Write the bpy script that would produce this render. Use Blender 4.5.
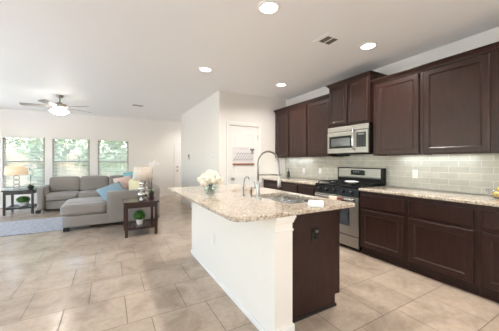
import bpy, bmesh, math, random
from mathutils import Vector, Matrix
R = math.radians
random.seed(7)
S = bpy.context.scene
C = S.collection
for o in list(bpy.data.objects):
    bpy.data.objects.remove(o, do_unlink=True)

# ------------------------------------------------------------------ camera, world, sun, exposure
CAM_H = 1.275
cam = bpy.data.cameras.new('camera')
cam.sensor_width = 36.0
cam.lens = 246.5 / 499 * 36
cam.shift_y = -4.5 / 499
cam.clip_start = 0.05
cam_o = bpy.data.objects.new('camera', cam)
C.objects.link(cam_o)
cam_o.location = (0, 0, CAM_H)
cam_o.rotation_euler = (R(90), 0, R(-29.5))
S.camera = cam_o

W = bpy.data.worlds.new('sky')
S.world = W
W.use_nodes = True
wn = W.node_tree
wn.nodes.clear()
sky = wn.nodes.new('ShaderNodeTexSky')
sky.sky_type = 'NISHITA'
sky.sun_disc = False
sky.sun_elevation = R(50)
sky.sun_rotation = R(160)
sky.air_density = 1.0
sky.dust_density = 1.5
sky.ozone_density = 0.6
bg = wn.nodes.new('ShaderNodeBackground')
bg.inputs['Strength'].default_value = 1.4
wo = wn.nodes.new('ShaderNodeOutputWorld')
warm = wn.nodes.new('ShaderNodeMix')
warm.data_type = 'RGBA'
warm.blend_type = 'MULTIPLY'
warm.inputs[0].default_value = 1
warm.inputs[7].default_value = (1.06, .92, .85, 1)
wn.links.new(sky.outputs[0], warm.inputs[6])
wn.links.new(warm.outputs[2], bg.inputs[0])
wn.links.new(bg.outputs[0], wo.inputs[0])

sun = bpy.data.lights.new('sun', 'SUN')
sun.energy = 11.5
sun.angle = R(2)
sun.color = (1, .955, .945)
sun_o = bpy.data.objects.new('sun', sun)
C.objects.link(sun_o)
sun_o.rotation_euler = (R(38), 0, R(4))

CAN_POWER = 15.0
CAN_COLOR = (1.0, 0.965, 0.925)
UNDER_POWER = 1.5
FAN_GLOW = 26.0

S.view_settings.view_transform = 'Standard'
S.view_settings.look = 'None'
S.view_settings.gamma = 1.0
S.view_settings.use_curve_mapping = False
S.view_settings.exposure = 0.30
S.cycles.max_bounces = 14
S.cycles.diffuse_bounces = 8
S.cycles.glossy_bounces = 4
S.cycles.transmission_bounces = 6
S.cycles.transparent_max_bounces = 24
S.cycles.caustics_reflective = False
S.cycles.caustics_refractive = False
S.cycles.sample_clamp_indirect = 6.0
S.cycles.use_denoising = True

# ------------------------------------------------------------------ helpers
def tag(o, label=None, cat=None, group=None, kind=None):
    if label: o['label'] = label
    if cat: o['category'] = cat
    if group: o['group'] = group
    if kind: o['kind'] = kind
    return o

def thing(name, label, cat, loc, group=None):
    o = bpy.data.objects.new(name, None)
    o.empty_display_size = .1
    C.objects.link(o)
    o.location = loc
    return tag(o, label, cat, group)

def wloc(o):
    v = Vector((0, 0, 0))
    while o:
        v += o.location
        o = o.parent
    return v

def obj(name, bm, m, parent=None, smooth=None, at=None):
    """link bm (world coordinates) as one mesh; origin on its parent or on `at`"""
    me = bpy.data.meshes.new(name)
    off = wloc(parent) if parent else Vector(at) if at else Vector((0, 0, 0))
    if off.length > 0:
        bmesh.ops.translate(bm, verts=bm.verts, vec=-off)
    bmesh.ops.recalc_face_normals(bm, faces=bm.faces)
    bm.to_mesh(me)
    bm.free()
    if m: me.materials.append(m)
    o = bpy.data.objects.new(name, me)
    C.objects.link(o)
    if parent: o.parent = parent
    elif at: o.location = at
    if smooth is not None:
        for p in me.polygons: p.use_smooth = True
        if smooth is not True:
            md = me
            try:
                md.set_sharp_from_angle(angle=R(smooth))
            except Exception:
                pass
    return o

def struct(name, bm, m, parent=None, smooth=None):
    o = obj(name, bm, m, parent, smooth)
    if not parent: o['kind'] = 'structure'
    return o

def dup(root, loc=None, rz=None, label=None, group=None):
    r = root.copy()
    C.objects.link(r)
    if loc is not None: r.location = loc
    if rz is not None: r.rotation_euler = (0, 0, rz)
    if label: r['label'] = label
    if group: r['group'] = group
    for ch in list(root.children):
        c = ch.copy()
        C.objects.link(c)
        c.parent = r
        for g in list(ch.children):
            d = g.copy()
            C.objects.link(d)
            d.parent = c
    return r

def BM(): return bmesh.new()

def merge(bm, t):
    me = bpy.data.meshes.new('t')
    t.to_mesh(me)
    t.free()
    bm.from_mesh(me)
    bpy.data.meshes.remove(me)

def box(bm, x0, x1, y0, y1, z0, z1, bev=0, seg=2):
    t = bmesh.new()
    bmesh.ops.create_cube(t, size=1)
    for v in t.verts:
        v.co = Vector((x0 + (v.co.x + .5) * (x1 - x0), y0 + (v.co.y + .5) * (y1 - y0), z0 + (v.co.z + .5) * (z1 - z0)))
    if bev > 0:
        bmesh.ops.bevel(t, geom=list(t.edges), offset=bev, segments=seg, profile=.5, affect='EDGES')
    merge(bm, t)
    return bm

def quad(bm, pts):
    return bm.faces.new([bm.verts.new(p) for p in pts])

def prism(bm, poly, a0, a1, axis='z'):
    """extrude a closed 2-D polygon between a0 and a1 along axis"""
    def P(p, a):
        return {'z': (p[0], p[1], a), 'y': (p[0], a, p[1]), 'x': (a, p[0], p[1])}[axis]
    v0 = [bm.verts.new(P(p, a0)) for p in poly]
    v1 = [bm.verts.new(P(p, a1)) for p in poly]
    n = len(poly)
    for i in range(n):
        bm.faces.new([v0[i], v0[(i + 1) % n], v1[(i + 1) % n], v1[i]])
    bm.faces.new(v0[::-1])
    bm.faces.new(v1)
    return bm

def lathe(bm, prof, c, n=24):
    rings = []
    for r, z in prof:
        if r < 1e-6:
            rings.append([bm.verts.new((c[0], c[1], c[2] + z))])
        else:
            rings.append([bm.verts.new((c[0] + r * math.cos(2 * math.pi * i / n), c[1] + r * math.sin(2 * math.pi * i / n), c[2] + z)) for i in range(n)])
    for a, b in zip(rings, rings[1:]):
        for i in range(n):
            j = (i + 1) % n
            if len(a) == 1 and len(b) == 1: continue
            if len(a) == 1: bm.faces.new([a[0], b[j], b[i]])
            elif len(b) == 1: bm.faces.new([a[i], a[j], b[0]])
            else: bm.faces.new([a[i], a[j], b[j], b[i]])
    return bm

def tube(bm, pts, r, n=10, closed=False):
    pts = [Vector(p) for p in pts]
    m = len(pts)
    rs = r if isinstance(r, (list, tuple)) else [r] * m
    up = None
    rings = []
    for i, p in enumerate(pts):
        if closed: d = pts[(i + 1) % m] - pts[i - 1]
        else: d = pts[min(i + 1, m - 1)] - pts[max(i - 1, 0)]
        d.normalize()
        if up is None:
            up = Vector((0, 0, 1)) if abs(d.z) < .9 else Vector((1, 0, 0))
        u = up - d * up.dot(d)
        u.normalize()
        up = u
        w = d.cross(u)
        rings.append([bm.verts.new(p + (u * math.cos(2 * math.pi * k / n) + w * math.sin(2 * math.pi * k / n)) * rs[i]) for k in range(n)])
    rng = range(m) if closed else range(m - 1)
    for i in rng:
        a, b = rings[i], rings[(i + 1) % m]
        for k in range(n):
            bm.faces.new([a[k], a[(k + 1) % n], b[(k + 1) % n], b[k]])
    if not closed:
        bm.faces.new(rings[0][::-1])
        bm.faces.new(rings[-1])
    return bm

def ball(bm, c, r, seg=16, rings=10):
    r = (r, r, r) if not isinstance(r, (tuple, list)) else r
    t = bmesh.new()
    bmesh.ops.create_uvsphere(t, u_segments=seg, v_segments=rings, radius=1)
    for v in t.verts:
        v.co = Vector((c[0] + v.co.x * r[0], c[1] + v.co.y * r[1], c[2] + v.co.z * r[2]))
    merge(bm, t)
    return bm

def cushion(bm, x0, x1, y0, y1, z0, z1, r=.05, puff=.02):
    """upholstered block: rounded edges and gently domed faces"""
    t = bmesh.new()
    bmesh.ops.create_cube(t, size=2)
    bmesh.ops.subdivide_edges(t, edges=list(t.edges), cuts=9, use_grid_fill=True)
    h = Vector(((x1 - x0) / 2, (y1 - y0) / 2, (z1 - z0) / 2))
    c = Vector(((x1 + x0) / 2, (y1 + y0) / 2, (z1 + z0) / 2))
    rr = min(r, min(h) * .95)
    for v in t.verts:
        a = v.co.copy()
        p = Vector((a.x * h.x, a.y * h.y, a.z * h.z))
        # remap so that more rows fall inside the rounded margin
        q = Vector([max(-(h[i] - rr), min(h[i] - rr, p[i])) for i in range(3)])
        d = p - q
        if d.length > 1e-9:
            p = q + d.normalized() * rr
        for i in range(3):
            if abs(a[i]) > .999:
                j, k = (i + 1) % 3, (i + 2) % 3
                p[i] += math.copysign(puff * (1 - a[j] ** 2) * (1 - a[k] ** 2), a[i])
        v.co = c + p
    merge(bm, t)
    return bm

def pillow(w, h, t, n=12):
    """throw pillow in the XZ plane, thickness along Y, centred on the origin"""
    bm = bmesh.new()
    def th(u, v):
        return t / 2 * (max(0, 1 - u ** 4) ** .6) * (max(0, 1 - v ** 4) ** .6)
    gr = {}
    for s in (-1, 1):
        for i in range(n + 1):
            for j in range(n + 1):
                u, v = -1 + 2 * i / n, -1 + 2 * j / n
                edge = i in (0, n) or j in (0, n)
                if edge and (1, i, j) in gr:
                    gr[(s, i, j)] = gr[(1, i, j)]
                    continue
                if edge and (-1, i, j) in gr:
                    gr[(s, i, j)] = gr[(-1, i, j)]
                    continue
                pin = 1 - .07 * (1 - v * v) if abs(u) > .5 else 1
                pin2 = 1 - .07 * (1 - u * u)
                gr[(s, i, j)] = bm.verts.new((u * w / 2 * (1 - .08 * (1 - v * v) * abs(u)), s * th(u, v), v * h / 2 * (1 - .08 * (1 - u * u) * abs(v))))
        for i in range(n):
            for j in range(n):
                bm.faces.new([gr[(s, i, j)], gr[(s, i + 1, j)], gr[(s, i + 1, j + 1)], gr[(s, i, j + 1)]])
    return bm

def rot_bm(bm, rx=0, ry=0, rz=0, loc=(0, 0, 0)):
    M = Matrix.Translation(loc) @ Matrix.Rotation(rz, 4, 'Z') @ Matrix.Rotation(ry, 4, 'Y') @ Matrix.Rotation(rx, 4, 'X')
    bmesh.ops.transform(bm, matrix=M, verts=bm.verts)
    return bm

# ------------------------------------------------------------------ materials
def mat(name, col, rough=.5, metal=0, emit=None, estr=0, spec=None, coat=0, trans=0, ior=None, alpha=None, sheen=0):
    m = bpy.data.materials.new(name)
    m.use_nodes = True
    b = m.node_tree.nodes['Principled BSDF']
    b.inputs['Base Color'].default_value = (*col, 1)
    b.inputs['Roughness'].default_value = rough
    b.inputs['Metallic'].default_value = metal
    if spec is not None: b.inputs['Specular IOR Level'].default_value = spec
    if coat:
        b.inputs['Coat Weight'].default_value = coat
        b.inputs['Coat Roughness'].default_value = .12
    if trans: b.inputs['Transmission Weight'].default_value = trans
    if ior: b.inputs['IOR'].default_value = ior
    if sheen: b.inputs['Sheen Weight'].default_value = sheen
    if emit:
        b.inputs['Emission Color'].default_value = (*emit, 1)
        b.inputs['Emission Strength'].default_value = estr
    return m

def nodes(m):
    nt = m.node_tree
    return nt, nt.nodes, nt.links, nt.nodes['Principled BSDF']

def coords(m, scale=(1, 1, 1), rot=(0, 0, 0), loc=(0, 0, 0)):
    nt, N, L, b = nodes(m)
    g = N.new('ShaderNodeNewGeometry')
    mp = N.new('ShaderNodeMapping')
    mp.inputs['Scale'].default_value = scale
    mp.inputs['Rotation'].default_value = rot
    mp.inputs['Location'].default_value = loc
    L.new(g.outputs['Position'], mp.inputs['Vector'])
    return mp.outputs[0]

def noise(m, vec, scale, detail=4, rough=.55, dist=0):
    nt, N, L, b = nodes(m)
    n = N.new('ShaderNodeTexNoise')
    n.inputs['Scale'].default_value = scale
    n.inputs['Detail'].default_value = detail
    n.inputs['Roughness'].default_value = rough
    n.inputs['Distortion'].default_value = dist
    L.new(vec, n.inputs['Vector'])
    return n.outputs['Fac']

def ramp(m, fac, stops, interp='LINEAR'):
    nt, N, L, b = nodes(m)
    r = N.new('ShaderNodeValToRGB')
    r.color_ramp.interpolation = interp
    e = r.color_ramp.elements
    while len(e) < len(stops): e.new(.5)
    for k, (p, c) in enumerate(stops):
        e[k].position = p
        e[k].color = (*c, 1) if len(c) == 3 else c
    L.new(fac, r.inputs[0])
    return r.outputs[0]

def mix(m, fac, a, b_, mode='MIX'):
    nt, N, L, b = nodes(m)
    x = N.new('ShaderNodeMix')
    x.data_type = 'RGBA'
    x.blend_type = mode
    for inp, val in ((x.inputs[0], fac), (x.inputs[6], a), (x.inputs[7], b_)):
        if hasattr(val, 'links') or hasattr(val, 'is_linked'): L.new(val, inp)
        elif isinstance(val, tuple): inp.default_value = (*val, 1)
        else: inp.default_value = val
    return x.outputs[2]

def bump(m, height, strength=.1, dist=.01):
    nt, N, L, b = nodes(m)
    bp = N.new('ShaderNodeBump')
    bp.inputs['Strength'].default_value = strength
    bp.inputs['Distance'].default_value = dist
    L.new(height, bp.inputs['Height'])
    L.new(bp.outputs[0], b.inputs['Normal'])

def setcol(m, out):
    nt, N, L, b = nodes(m)
    L.new(out, b.inputs['Base Color'])

M = {}
# painted drywall
for key, col in (('wall', (.81, .785, .75)), ('ceiling', (.87, .87, .875)), ('trimwhite', (.84, .83, .81)), ('island_white', (.81, .775, .725))):
    m = mat('paint_' + key, col, .6 if key != 'trimwhite' else .35)
    v = coords(m)
    bump(m, noise(m, v, 180, 2), .05, .002)
    M[key] = m

# floor tiles
m = mat('floor_tile', (.5, .42, .34), .3)
v = coords(m, loc=(-.296, -2.15, 0))
nt, N, L, b = nodes(m)
bk = N.new('ShaderNodeTexBrick')
bk.offset = .38
bk.offset_frequency = 2
bk.squash = 1
bk.inputs['Scale'].default_value = 1
bk.inputs['Brick Width'].default_value = .462
bk.inputs['Row Height'].default_value = .462
bk.inputs['Mortar Size'].default_value = .0042
bk.inputs['Mortar Smooth'].default_value = .15
bk.inputs['Bias'].default_value = 0
bk.inputs['Color1'].default_value = (.485, .39, .305, 1)
bk.inputs['Color2'].default_value = (.425, .34, .265, 1)
bk.inputs['Mortar'].default_value = (.20, .155, .12, 1)
L.new(v, bk.inputs['Vector'])
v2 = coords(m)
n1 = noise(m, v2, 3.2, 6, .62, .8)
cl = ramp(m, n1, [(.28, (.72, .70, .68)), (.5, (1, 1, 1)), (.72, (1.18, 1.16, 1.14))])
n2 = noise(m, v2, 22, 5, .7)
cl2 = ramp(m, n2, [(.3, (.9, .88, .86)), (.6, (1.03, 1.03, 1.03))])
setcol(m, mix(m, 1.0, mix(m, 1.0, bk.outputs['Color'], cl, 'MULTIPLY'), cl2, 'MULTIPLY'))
rr = ramp(m, bk.outputs['Fac'], [(0, (.20, .20, .20)), (1, (.7, .7, .7))])
L.new(rr, b.inputs['Roughness'])
inv = N.new('ShaderNodeMath'); inv.operation = 'SUBTRACT'; inv.inputs[0].default_value = 1
L.new(bk.outputs['Fac'], inv.inputs[1])
bump(m, inv.outputs[0], .35, .003)
M['floor'] = m

# backsplash tile
m = mat('backsplash_tile', (.5, .5, .45), .14)
nt, N, L, b = nodes(m)
g = N.new('ShaderNodeNewGeometry')
sp = N.new('ShaderNodeSeparateXYZ')
cb = N.new('ShaderNodeCombineXYZ')
ad = N.new('ShaderNodeMath'); ad.operation = 'ADD'; ad.inputs[1].default_value = -.905
L.new(g.outputs['Position'], sp.inputs[0])
L.new(sp.outputs['Y'], cb.inputs['X'])
L.new(sp.outputs['Z'], ad.inputs[0])
L.new(ad.outputs[0], cb.inputs['Y'])
bk = N.new('ShaderNodeTexBrick')
bk.offset = .5
bk.inputs['Scale'].default_value = 1
bk.inputs['Brick Width'].default_value = .205
bk.inputs['Row Height'].default_value = .0755
bk.inputs['Mortar Size'].default_value = .0022
bk.inputs['Mortar Smooth'].default_value = .2
bk.inputs['Color1'].default_value = (.555, .535, .475, 1)
bk.inputs['Color2'].default_value = (.49, .475, .42, 1)
bk.inputs['Mortar'].default_value = (.76, .75, .71, 1)
L.new(cb.outputs[0], bk.inputs['Vector'])
nz = noise(m, cb.outputs[0], 7, 3)
setcol(m, mix(m, 1.0, bk.outputs['Color'], ramp(m, nz, [(.3, (.9, .9, .9)), (.7, (1.08, 1.08, 1.06))]), 'MULTIPLY'))
inv = N.new('ShaderNodeMath'); inv.operation = 'SUBTRACT'; inv.inputs[0].default_value = 1
L.new(bk.outputs['Fac'], inv.inputs[1])
bump(m, inv.outputs[0], .4, .003)
M['splash'] = m

# granite
m = mat('granite', (.6, .5, .4), .07, spec=.65)
v = coords(m)
a = ramp(m, noise(m, v, 50, 5, .72, .4), [(.32, (.14, .105, .08)), (.43, (.40, .32, .235)), (.51, (.58, .50, .405)), (.64, (.73, .68, .60))])
s = ramp(m, noise(m, v, 120, 3, .7), [(.32, (.16, .12, .10)), (.42, (1, 1, 1)), (.62, (1, 1, 1)), (.74, (1.2, 1.2, 1.2))])
g2 = ramp(m, noise(m, v, 9, 3, .6, 1.2), [(.35, (.80, .74, .68)), (.6, (1.04, 1.04, 1.04))])
setcol(m, mix(m, 1.0, mix(m, 1.0, a, s, 'MULTIPLY'), g2, 'MULTIPLY'))
M['granite'] = m

# espresso cabinet wood
m = mat('espresso_wood', (.04, .02, .014), .33, spec=.30)
v = coords(m, scale=(4, 4, .9))
f = noise(m, v, 6, 7, .7, .8)
setcol(m, ramp(m, f, [(.3, (.021, .0100, .0080)), (.7, (.046, .0205, .0150))]))
M['wood'] = m
M['toe'] = mat('toe_kick_black', (.012, .009, .008), .5)

def steel(name, col=(.62, .61, .59), r=.26, stretch=(1, 1, 60)):
    m = mat(name, col, r, 1.0)
    v = coords(m, scale=stretch)
    nt, N, L, b = nodes(m)
    L.new(ramp(m, noise(m, v, 8, 3), [(.3, (r * .95,) * 3), (.7, (r * 1.08,) * 3)]), b.inputs['Roughness'])
    return m
M['steel'] = steel('brushed_steel', (.38, .36, .33), .44)
M['chrome'] = mat('polished_chrome', (.72, .72, .73), .12, 1)
M['nickel'] = mat('satin_nickel', (.40, .385, .365), .28, 1)
M['sinksteel'] = steel('sink_steel', (.66, .63, .60), .22)
M['black'] = mat('black_enamel', (.010, .010, .011), .3, spec=.18)
M['blackmatte'] = mat('cast_iron', (.012, .012, .013), .55, spec=.3)
M['blackglass'] = mat('dark_oven_glass', (.02, .02, .022), .06)
M['mwglass'] = mat('microwave_window', (.10, .10, .105), .12)
M['display'] = mat('display_black', (.015, .017, .02), .2, spec=.25)
M['digits'] = mat('display_digits', (.14, .17, .15), .4)
M['plastic'] = mat('white_plastic', (.84, .83, .80), .3)
M['slot'] = mat('outlet_slot', (.05, .05, .05), .5)
M['brownplate'] = mat('dark_bronze_plate', (.018, .012, .01), .25)

def fabric(name, col, s=260, amp=.12, rough=.9):
    m = mat(name, col, rough, sheen=.25)
    v = coords(m)
    lo = tuple(c * (1 - amp) for c in col)
    hi = tuple(min(1, c * (1 + amp)) for c in col)
    f = noise(m, v, s, 2, .6)
    setcol(m, ramp(m, f, [(.35, lo), (.65, hi)]))
    bump(m, f, .15, .002)
    return m
M['sofa'] = fabric('sofa_fabric', (.255, .231, .211))
M['blue'] = fabric('pillow_blue', (.21, .32, .39))
M['teal'] = fabric('pillow_teal', (.16, .37, .43))
M['pink'] = fabric('pillow_pink', (.70, .52, .45))
M['yellow'] = fabric('pillow_yellow', (.66, .58, .36))
M['rug'] = fabric('rug_pile', (.30, .30, .325), 22, .25)
M['towel'] = fabric('white_cotton', (.86, .86, .86), 200, .03)
M['cream'] = fabric('cream_cotton', (.78, .66, .52), 200, .05)
M['red'] = fabric('red_cotton', (.20, .06, .045), 200, .1)
M['darkwood'] = mat('mahogany_table', (.040, .016, .012), .22)
M['charwood'] = mat('charcoal_table', (.018, .016, .016), .3)
M['foot'] = mat('sofa_foot', (.015, .012, .01), .4)
M['shade'] = mat('lamp_shade_lit', (.50, .40, .29), .8, emit=(1, .74, .48), estr=.42)
M['shade_off'] = fabric('lamp_shade_white', (.66, .58, .50), 60, .16)
M['mercury'] = mat('mercury_glass', (.70, .68, .65), .16, 1)
M['leaf'] = mat('plant_leaf', (.06, .15, .025), .5)
M['topiary'] = mat('topiary_green', (.05, .16, .02), .6)
M['orchid'] = mat('orchid_white', (.82, .80, .77), .5)
M['stem'] = mat('plant_stem', (.06, .08, .03), .5)
M['pot'] = mat('white_ceramic', (.82, .81, .78), .2)
M['brownpot'] = mat('brown_ceramic', (.06, .03, .025), .3)
M['greypot'] = mat('grey_ceramic', (.05, .048, .046), .3)
M['petal'] = mat('hydrangea_petal', (.87, .83, .74), .6)
M['fanmetal'] = mat('brushed_bronze', (.42, .37, .33), .38, .7)
M['blade'] = mat('fan_blade_grey', (.30, .28, .26), .45)
M['fanglass'] = mat('frosted_lit_glass', (.9, .88, .85), .4, emit=(1, .93, .82), estr=FAN_GLOW)
M['ventgrey'] = mat('vent_metal', (.62, .60, .56), .5)
M['ventdark'] = mat('vent_duct', (.20, .175, .14), .8)
M['cork'] = mat('brown_rail', (.30, .13, .09), .5)
M['greyribbon'] = mat('grey_ribbon', (.22, .22, .24), .7)
M['blind'] = mat('blind_slat', (.80, .80, .76), .45)
nt, N, L, b = nodes(M['blind'])
tr_ = N.new('ShaderNodeBsdfTranslucent'); tr_.inputs[0].default_value = (.85, .85, .8, 1)
mx_ = N.new('ShaderNodeMixShader'); mx_.inputs[0].default_value = .22
L.new(b.outputs[0], mx_.inputs[1]); L.new(tr_.outputs[0], mx_.inputs[2])
L.new(mx_.outputs[0], N['Material Output'].inputs['Surface'])
M['lensw'] = mat('lit_lens', (.9, .9, .88), .5, emit=(1, .95, .88), estr=6.0)
M['lemon'] = mat('lemon_skin', (.72, .55, .08), .45)
M['bark'] = mat('bark', (.12, .09, .06), .9)
M['fence'] = mat('fence_wood', (.38, .30, .22), .8)
for k, c in (('foliage', (.27, .38, .26)), ('foliage_pale', (.36, .46, .34)), ('foliage_dark', (.20, .29, .20))):
    m = mat('tree_' + k, c, .6)
    nt, N, L, b = nodes(m)
    v = coords(m)
    setcol(m, ramp(m, noise(m, v, 3, 2), [(.3, tuple(x * .85 for x in c)), (.7, tuple(x * 1.15 for x in c))]))
    M[k] = m
m = mat('lawn', (.16, .26, .08), .9)
setcol(m, ramp(m, noise(m, coords(m), 4, 5), [(.3, (.10, .18, .05)), (.7, (.24, .34, .12))]))
M['lawn'] = m

M['paper'] = mat('calendar_paper', (.74, .71, .72), .7)
M['print'] = mat('grey_ink', (.36, .34, .38), .6)
M['sash'] = mat('backlit_tan_sash', (.27, .26, .23), .45)  # tan frame colour darkened to stand in for backlit shade
M['bounce_pale'] = mat('pale_bounce_ground', (.78, .765, .74), .8)  # kept pale so the added ground outside reflects sun indoors
def glass(name, tint=(1, 1, 1), fac=.08, rough=.02):
    m = bpy.data.materials.new(name)
    m.use_nodes = True
    nt = m.node_tree
    nt.nodes.clear()
    o = nt.nodes.new('ShaderNodeOutputMaterial')
    mx = nt.nodes.new('ShaderNodeMixShader')
    t = nt.nodes.new('ShaderNodeBsdfTransparent')
    t.inputs[0].default_value = (*tint, 1)
    gl = nt.nodes.new('ShaderNodeBsdfGlossy')
    gl.inputs['Roughness'].default_value = rough
    mx.inputs[0].default_value = fac
    nt.links.new(t.outputs[0], mx.inputs[1])
    nt.links.new(gl.outputs[0], mx.inputs[2])
    nt.links.new(mx.outputs[0], o.inputs[0])
    return m
M['pane'] = glass('window_glass', (.97, 1, .98), .05)
M['vaseglass'] = glass('vase_glass', (.9, .95, .95), .16)

# ------------------------------------------------------------------ dimensions
WX = 3.64            # kitchen wall
WY = 4.68            # pantry wall
HX = 1.94            # hall wall
BY = 9.20            # back wall
LX = -3.4            # left wall
FY = -2.2            # wall behind the camera
RX = 4.4             # right side of the nook behind the pantry
CZ = 2.72
T = .14

# ------------------------------------------------------------------ room shell
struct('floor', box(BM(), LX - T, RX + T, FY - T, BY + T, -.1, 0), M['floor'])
struct('ceiling', box(BM(), LX - T, RX + T, FY - T, BY + T, CZ, CZ + .12), M['ceiling'])
struct('wall_right', box(BM(), WX, WX + T, FY - T, WY + T, 0, CZ), M['wall'])

struct('wall_nook', box(BM(), RX, RX + T, WY + T, BY + T, 0, CZ), M['wall'])

DX0, DX1, DZ = 2.165, 2.87, 2.03     # pantry door opening
b_ = BM()
box(b_, HX, DX0, WY, WY + T, 0, CZ)
box(b_, DX1, WX, WY, WY + T, 0, CZ)
box(b_, DX0, DX1, WY, WY + T, DZ, CZ)
struct('wall_pantry', b_, M['wall'])
HY1 = 7.78
b_ = BM()
box(b_, HX, HX + T, WY + T, HY1, 0, CZ)
box(b_, HX + T, RX, HY1 - T, HY1, 0, CZ)
struct('wall_hall', b_, M['wall'])

# back wall with three windows and a glazed door
WINS = [(-2.56, -1.66), (-1.48, -.56), (-.335, .535)]
WZ0, WZ1 = .52, 1.975
BD0, BD1, BDZ = 2.10, 2.98, 1.93
def wall_y(y0, y1, x0, x1, holes):
    """wall in the XZ plane with rectangular holes (xa, xb, za, zb)"""
    bm = BM()
    xs = sorted({x0, x1, *[h[0] for h in holes], *[h[1] for h in holes]})
    for a, c in zip(xs, xs[1:]):
        mid = (a + c) / 2
        cut = [(h[2], h[3]) for h in holes if h[0] < mid < h[1]]
        z = 0
        for za, zb in sorted(cut):
            if za > z + 1e-6: box(bm, a, c, y0, y1, z, za)
            z = zb
        if z < CZ: box(bm, a, c, y0, y1, z, CZ)
    return bm
FW = (2.0, 3.3, 1.1, 2.2)  # unseen window opening behind the camera, added to light the kitchen ceiling
struct('wall_front', wall_y(FY - T, FY, LX - T, WX, [FW]), M['wall'])
struct('wall_back', wall_y(BY, BY + T, LX - T, RX + T, [(a, c, WZ0, WZ1) for a, c in WINS] + [(BD0, BD1, 0, BDZ)]), M['wall'])
# left wall with unseen tall windows, added to bring in more daylight
LW = [(-1.9, .9), (2.6, 5.7), (6.5, 8.3)]
b_ = BM()
ys = [FY - T, *[v for w_ in LW for v in w_], BY + T]
for k, (a, c) in enumerate(zip(ys, ys[1:])):
    if k % 2 == 0: box(b_, LX - T, LX, a, c, 0, CZ)
    else:
        box(b_, LX - T, LX, a, c, 0, .12)
        box(b_, LX - T, LX, a, c, 2.45, CZ)
struct('wall_left', b_, M['wall'])

# windows
def win_back(n, x0, x1):
    fr = BM()
    y0, y1, w = BY + .03, BY + .10, .045
    box(fr, x0, x0 + w, y0, y1, WZ0, WZ1, .004)
    box(fr, x1 - w, x1, y0, y1, WZ0, WZ1, .004)
    box(fr, x0 + w, x1 - w, y0, y1, WZ1 - w, WZ1, .004)
    box(fr, x0 + w, x1 - w, y0, y1, WZ0, WZ0 + w, .004)
    box(fr, x0 + w, x1 - w, y0, y1, 1.225, 1.275, .004)
    o = struct('window_%d' % n, fr, M['sash'])
    obj('pane', box(BM(), x0 + w, x1 - w, y0 + .03, y0 + .036, WZ0 + w, WZ1 - w), M['pane'], o)
    obj('window_sill', box(BM(), x0 - .03, x1 + .03, BY - .05, BY + .03, WZ0 - .025, WZ0, .006), M['trimwhite'], o)
    return o
for k, (a, c) in enumerate(WINS): win_back(k + 1, a, c)
LZ0, LZ1 = .12, 2.45
for k, (a, c) in enumerate(LW):  # unseen left windows, put in to brighten the rooms
    fr = BM()
    x0, x1, w = LX - .11, LX - .04, .05
    box(fr, x0, x1, a, a + w, LZ0, LZ1)
    box(fr, x0, x1, c - w, c, LZ0, LZ1)
    box(fr, x0, x1, a + w, c - w, LZ0, LZ0 + w)
    box(fr, x0, x1, a + w, c - w, LZ1 - w, LZ1)
    box(fr, x0, x1, (a + c) / 2 - .025, (a + c) / 2 + .025, LZ0 + w, LZ1 - w)
    o = struct('window_%d' % (k + 4), fr, M['trimwhite'])
    obj('pane', box(BM(), x0 + .03, x0 + .036, a + w, c - w, LZ0 + w, LZ1 - w), M['pane'], o)

fr = BM()
for xa in (FW[0], (FW[0] + FW[1]) / 2 - .025, FW[1] - .05): box(fr, xa, xa + .05, FY - .10, FY - .04, FW[2], FW[3])
for za in (FW[2], FW[3] - .05): box(fr, FW[0] + .05, FW[1] - .05, FY - .10, FY - .04, za, za + .05)
o = struct('window_%d' % (4 + len(LW)), fr, M['trimwhite'])  # added window out of view, there for its light on the ceiling
obj('pane', box(BM(), FW[0] + .05, FW[1] - .05, FY - .08, FY - .074, FW[2] + .05, FW[3] - .05), M['pane'], o)

def portal(loc, rot, sx, sy):
    l = bpy.data.lights.new('daylight_portal', 'AREA')
    l.shape = 'RECTANGLE'
    l.size, l.size_y = sx, sy
    l.cycles.is_portal = True
    o = bpy.data.objects.new('daylight_portal', l)
    C.objects.link(o)
    o.location = loc
    o.rotation_euler = rot
for a, c in WINS:
    portal(((a + c) / 2, BY + T + .02, (WZ0 + WZ1) / 2), (R(-90), 0, 0), c - a, WZ1 - WZ0)
for a, c in LW:
    portal((LX - T - .02, (a + c) / 2, (LZ0 + LZ1) / 2), (0, R(-90), 0), LZ1 - LZ0, c - a)
portal(((FW[0] + FW[1]) / 2, FY - T - .02, (FW[2] + FW[3]) / 2), (R(90), 0, 0), FW[1] - FW[0], FW[3] - FW[2])

# baseboards
BBH = .10
b_ = BM()
box(b_, LX, BD0 - .08, BY - .015, BY, 0, BBH, .004)
struct('baseboard_back', b_, M['trimwhite'])
struct('baseboard_hall', box(BM(), HX - .015, HX, WY - .015, HY1, 0, BBH, .004), M['trimwhite'])
b_ = BM()
box(b_, HX, DX0 - .075, WY - .015, WY, 0, BBH, .004)
box(b_, DX1 + .075, 3.0, WY - .015, WY, 0, BBH, .004)
struct('baseboard_pantry', b_, M['trimwhite'])
struct('baseboard_left', box(BM(), LX, LX + .015, FY, BY - .015, 0, BBH, .004), M['trimwhite'])

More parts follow.
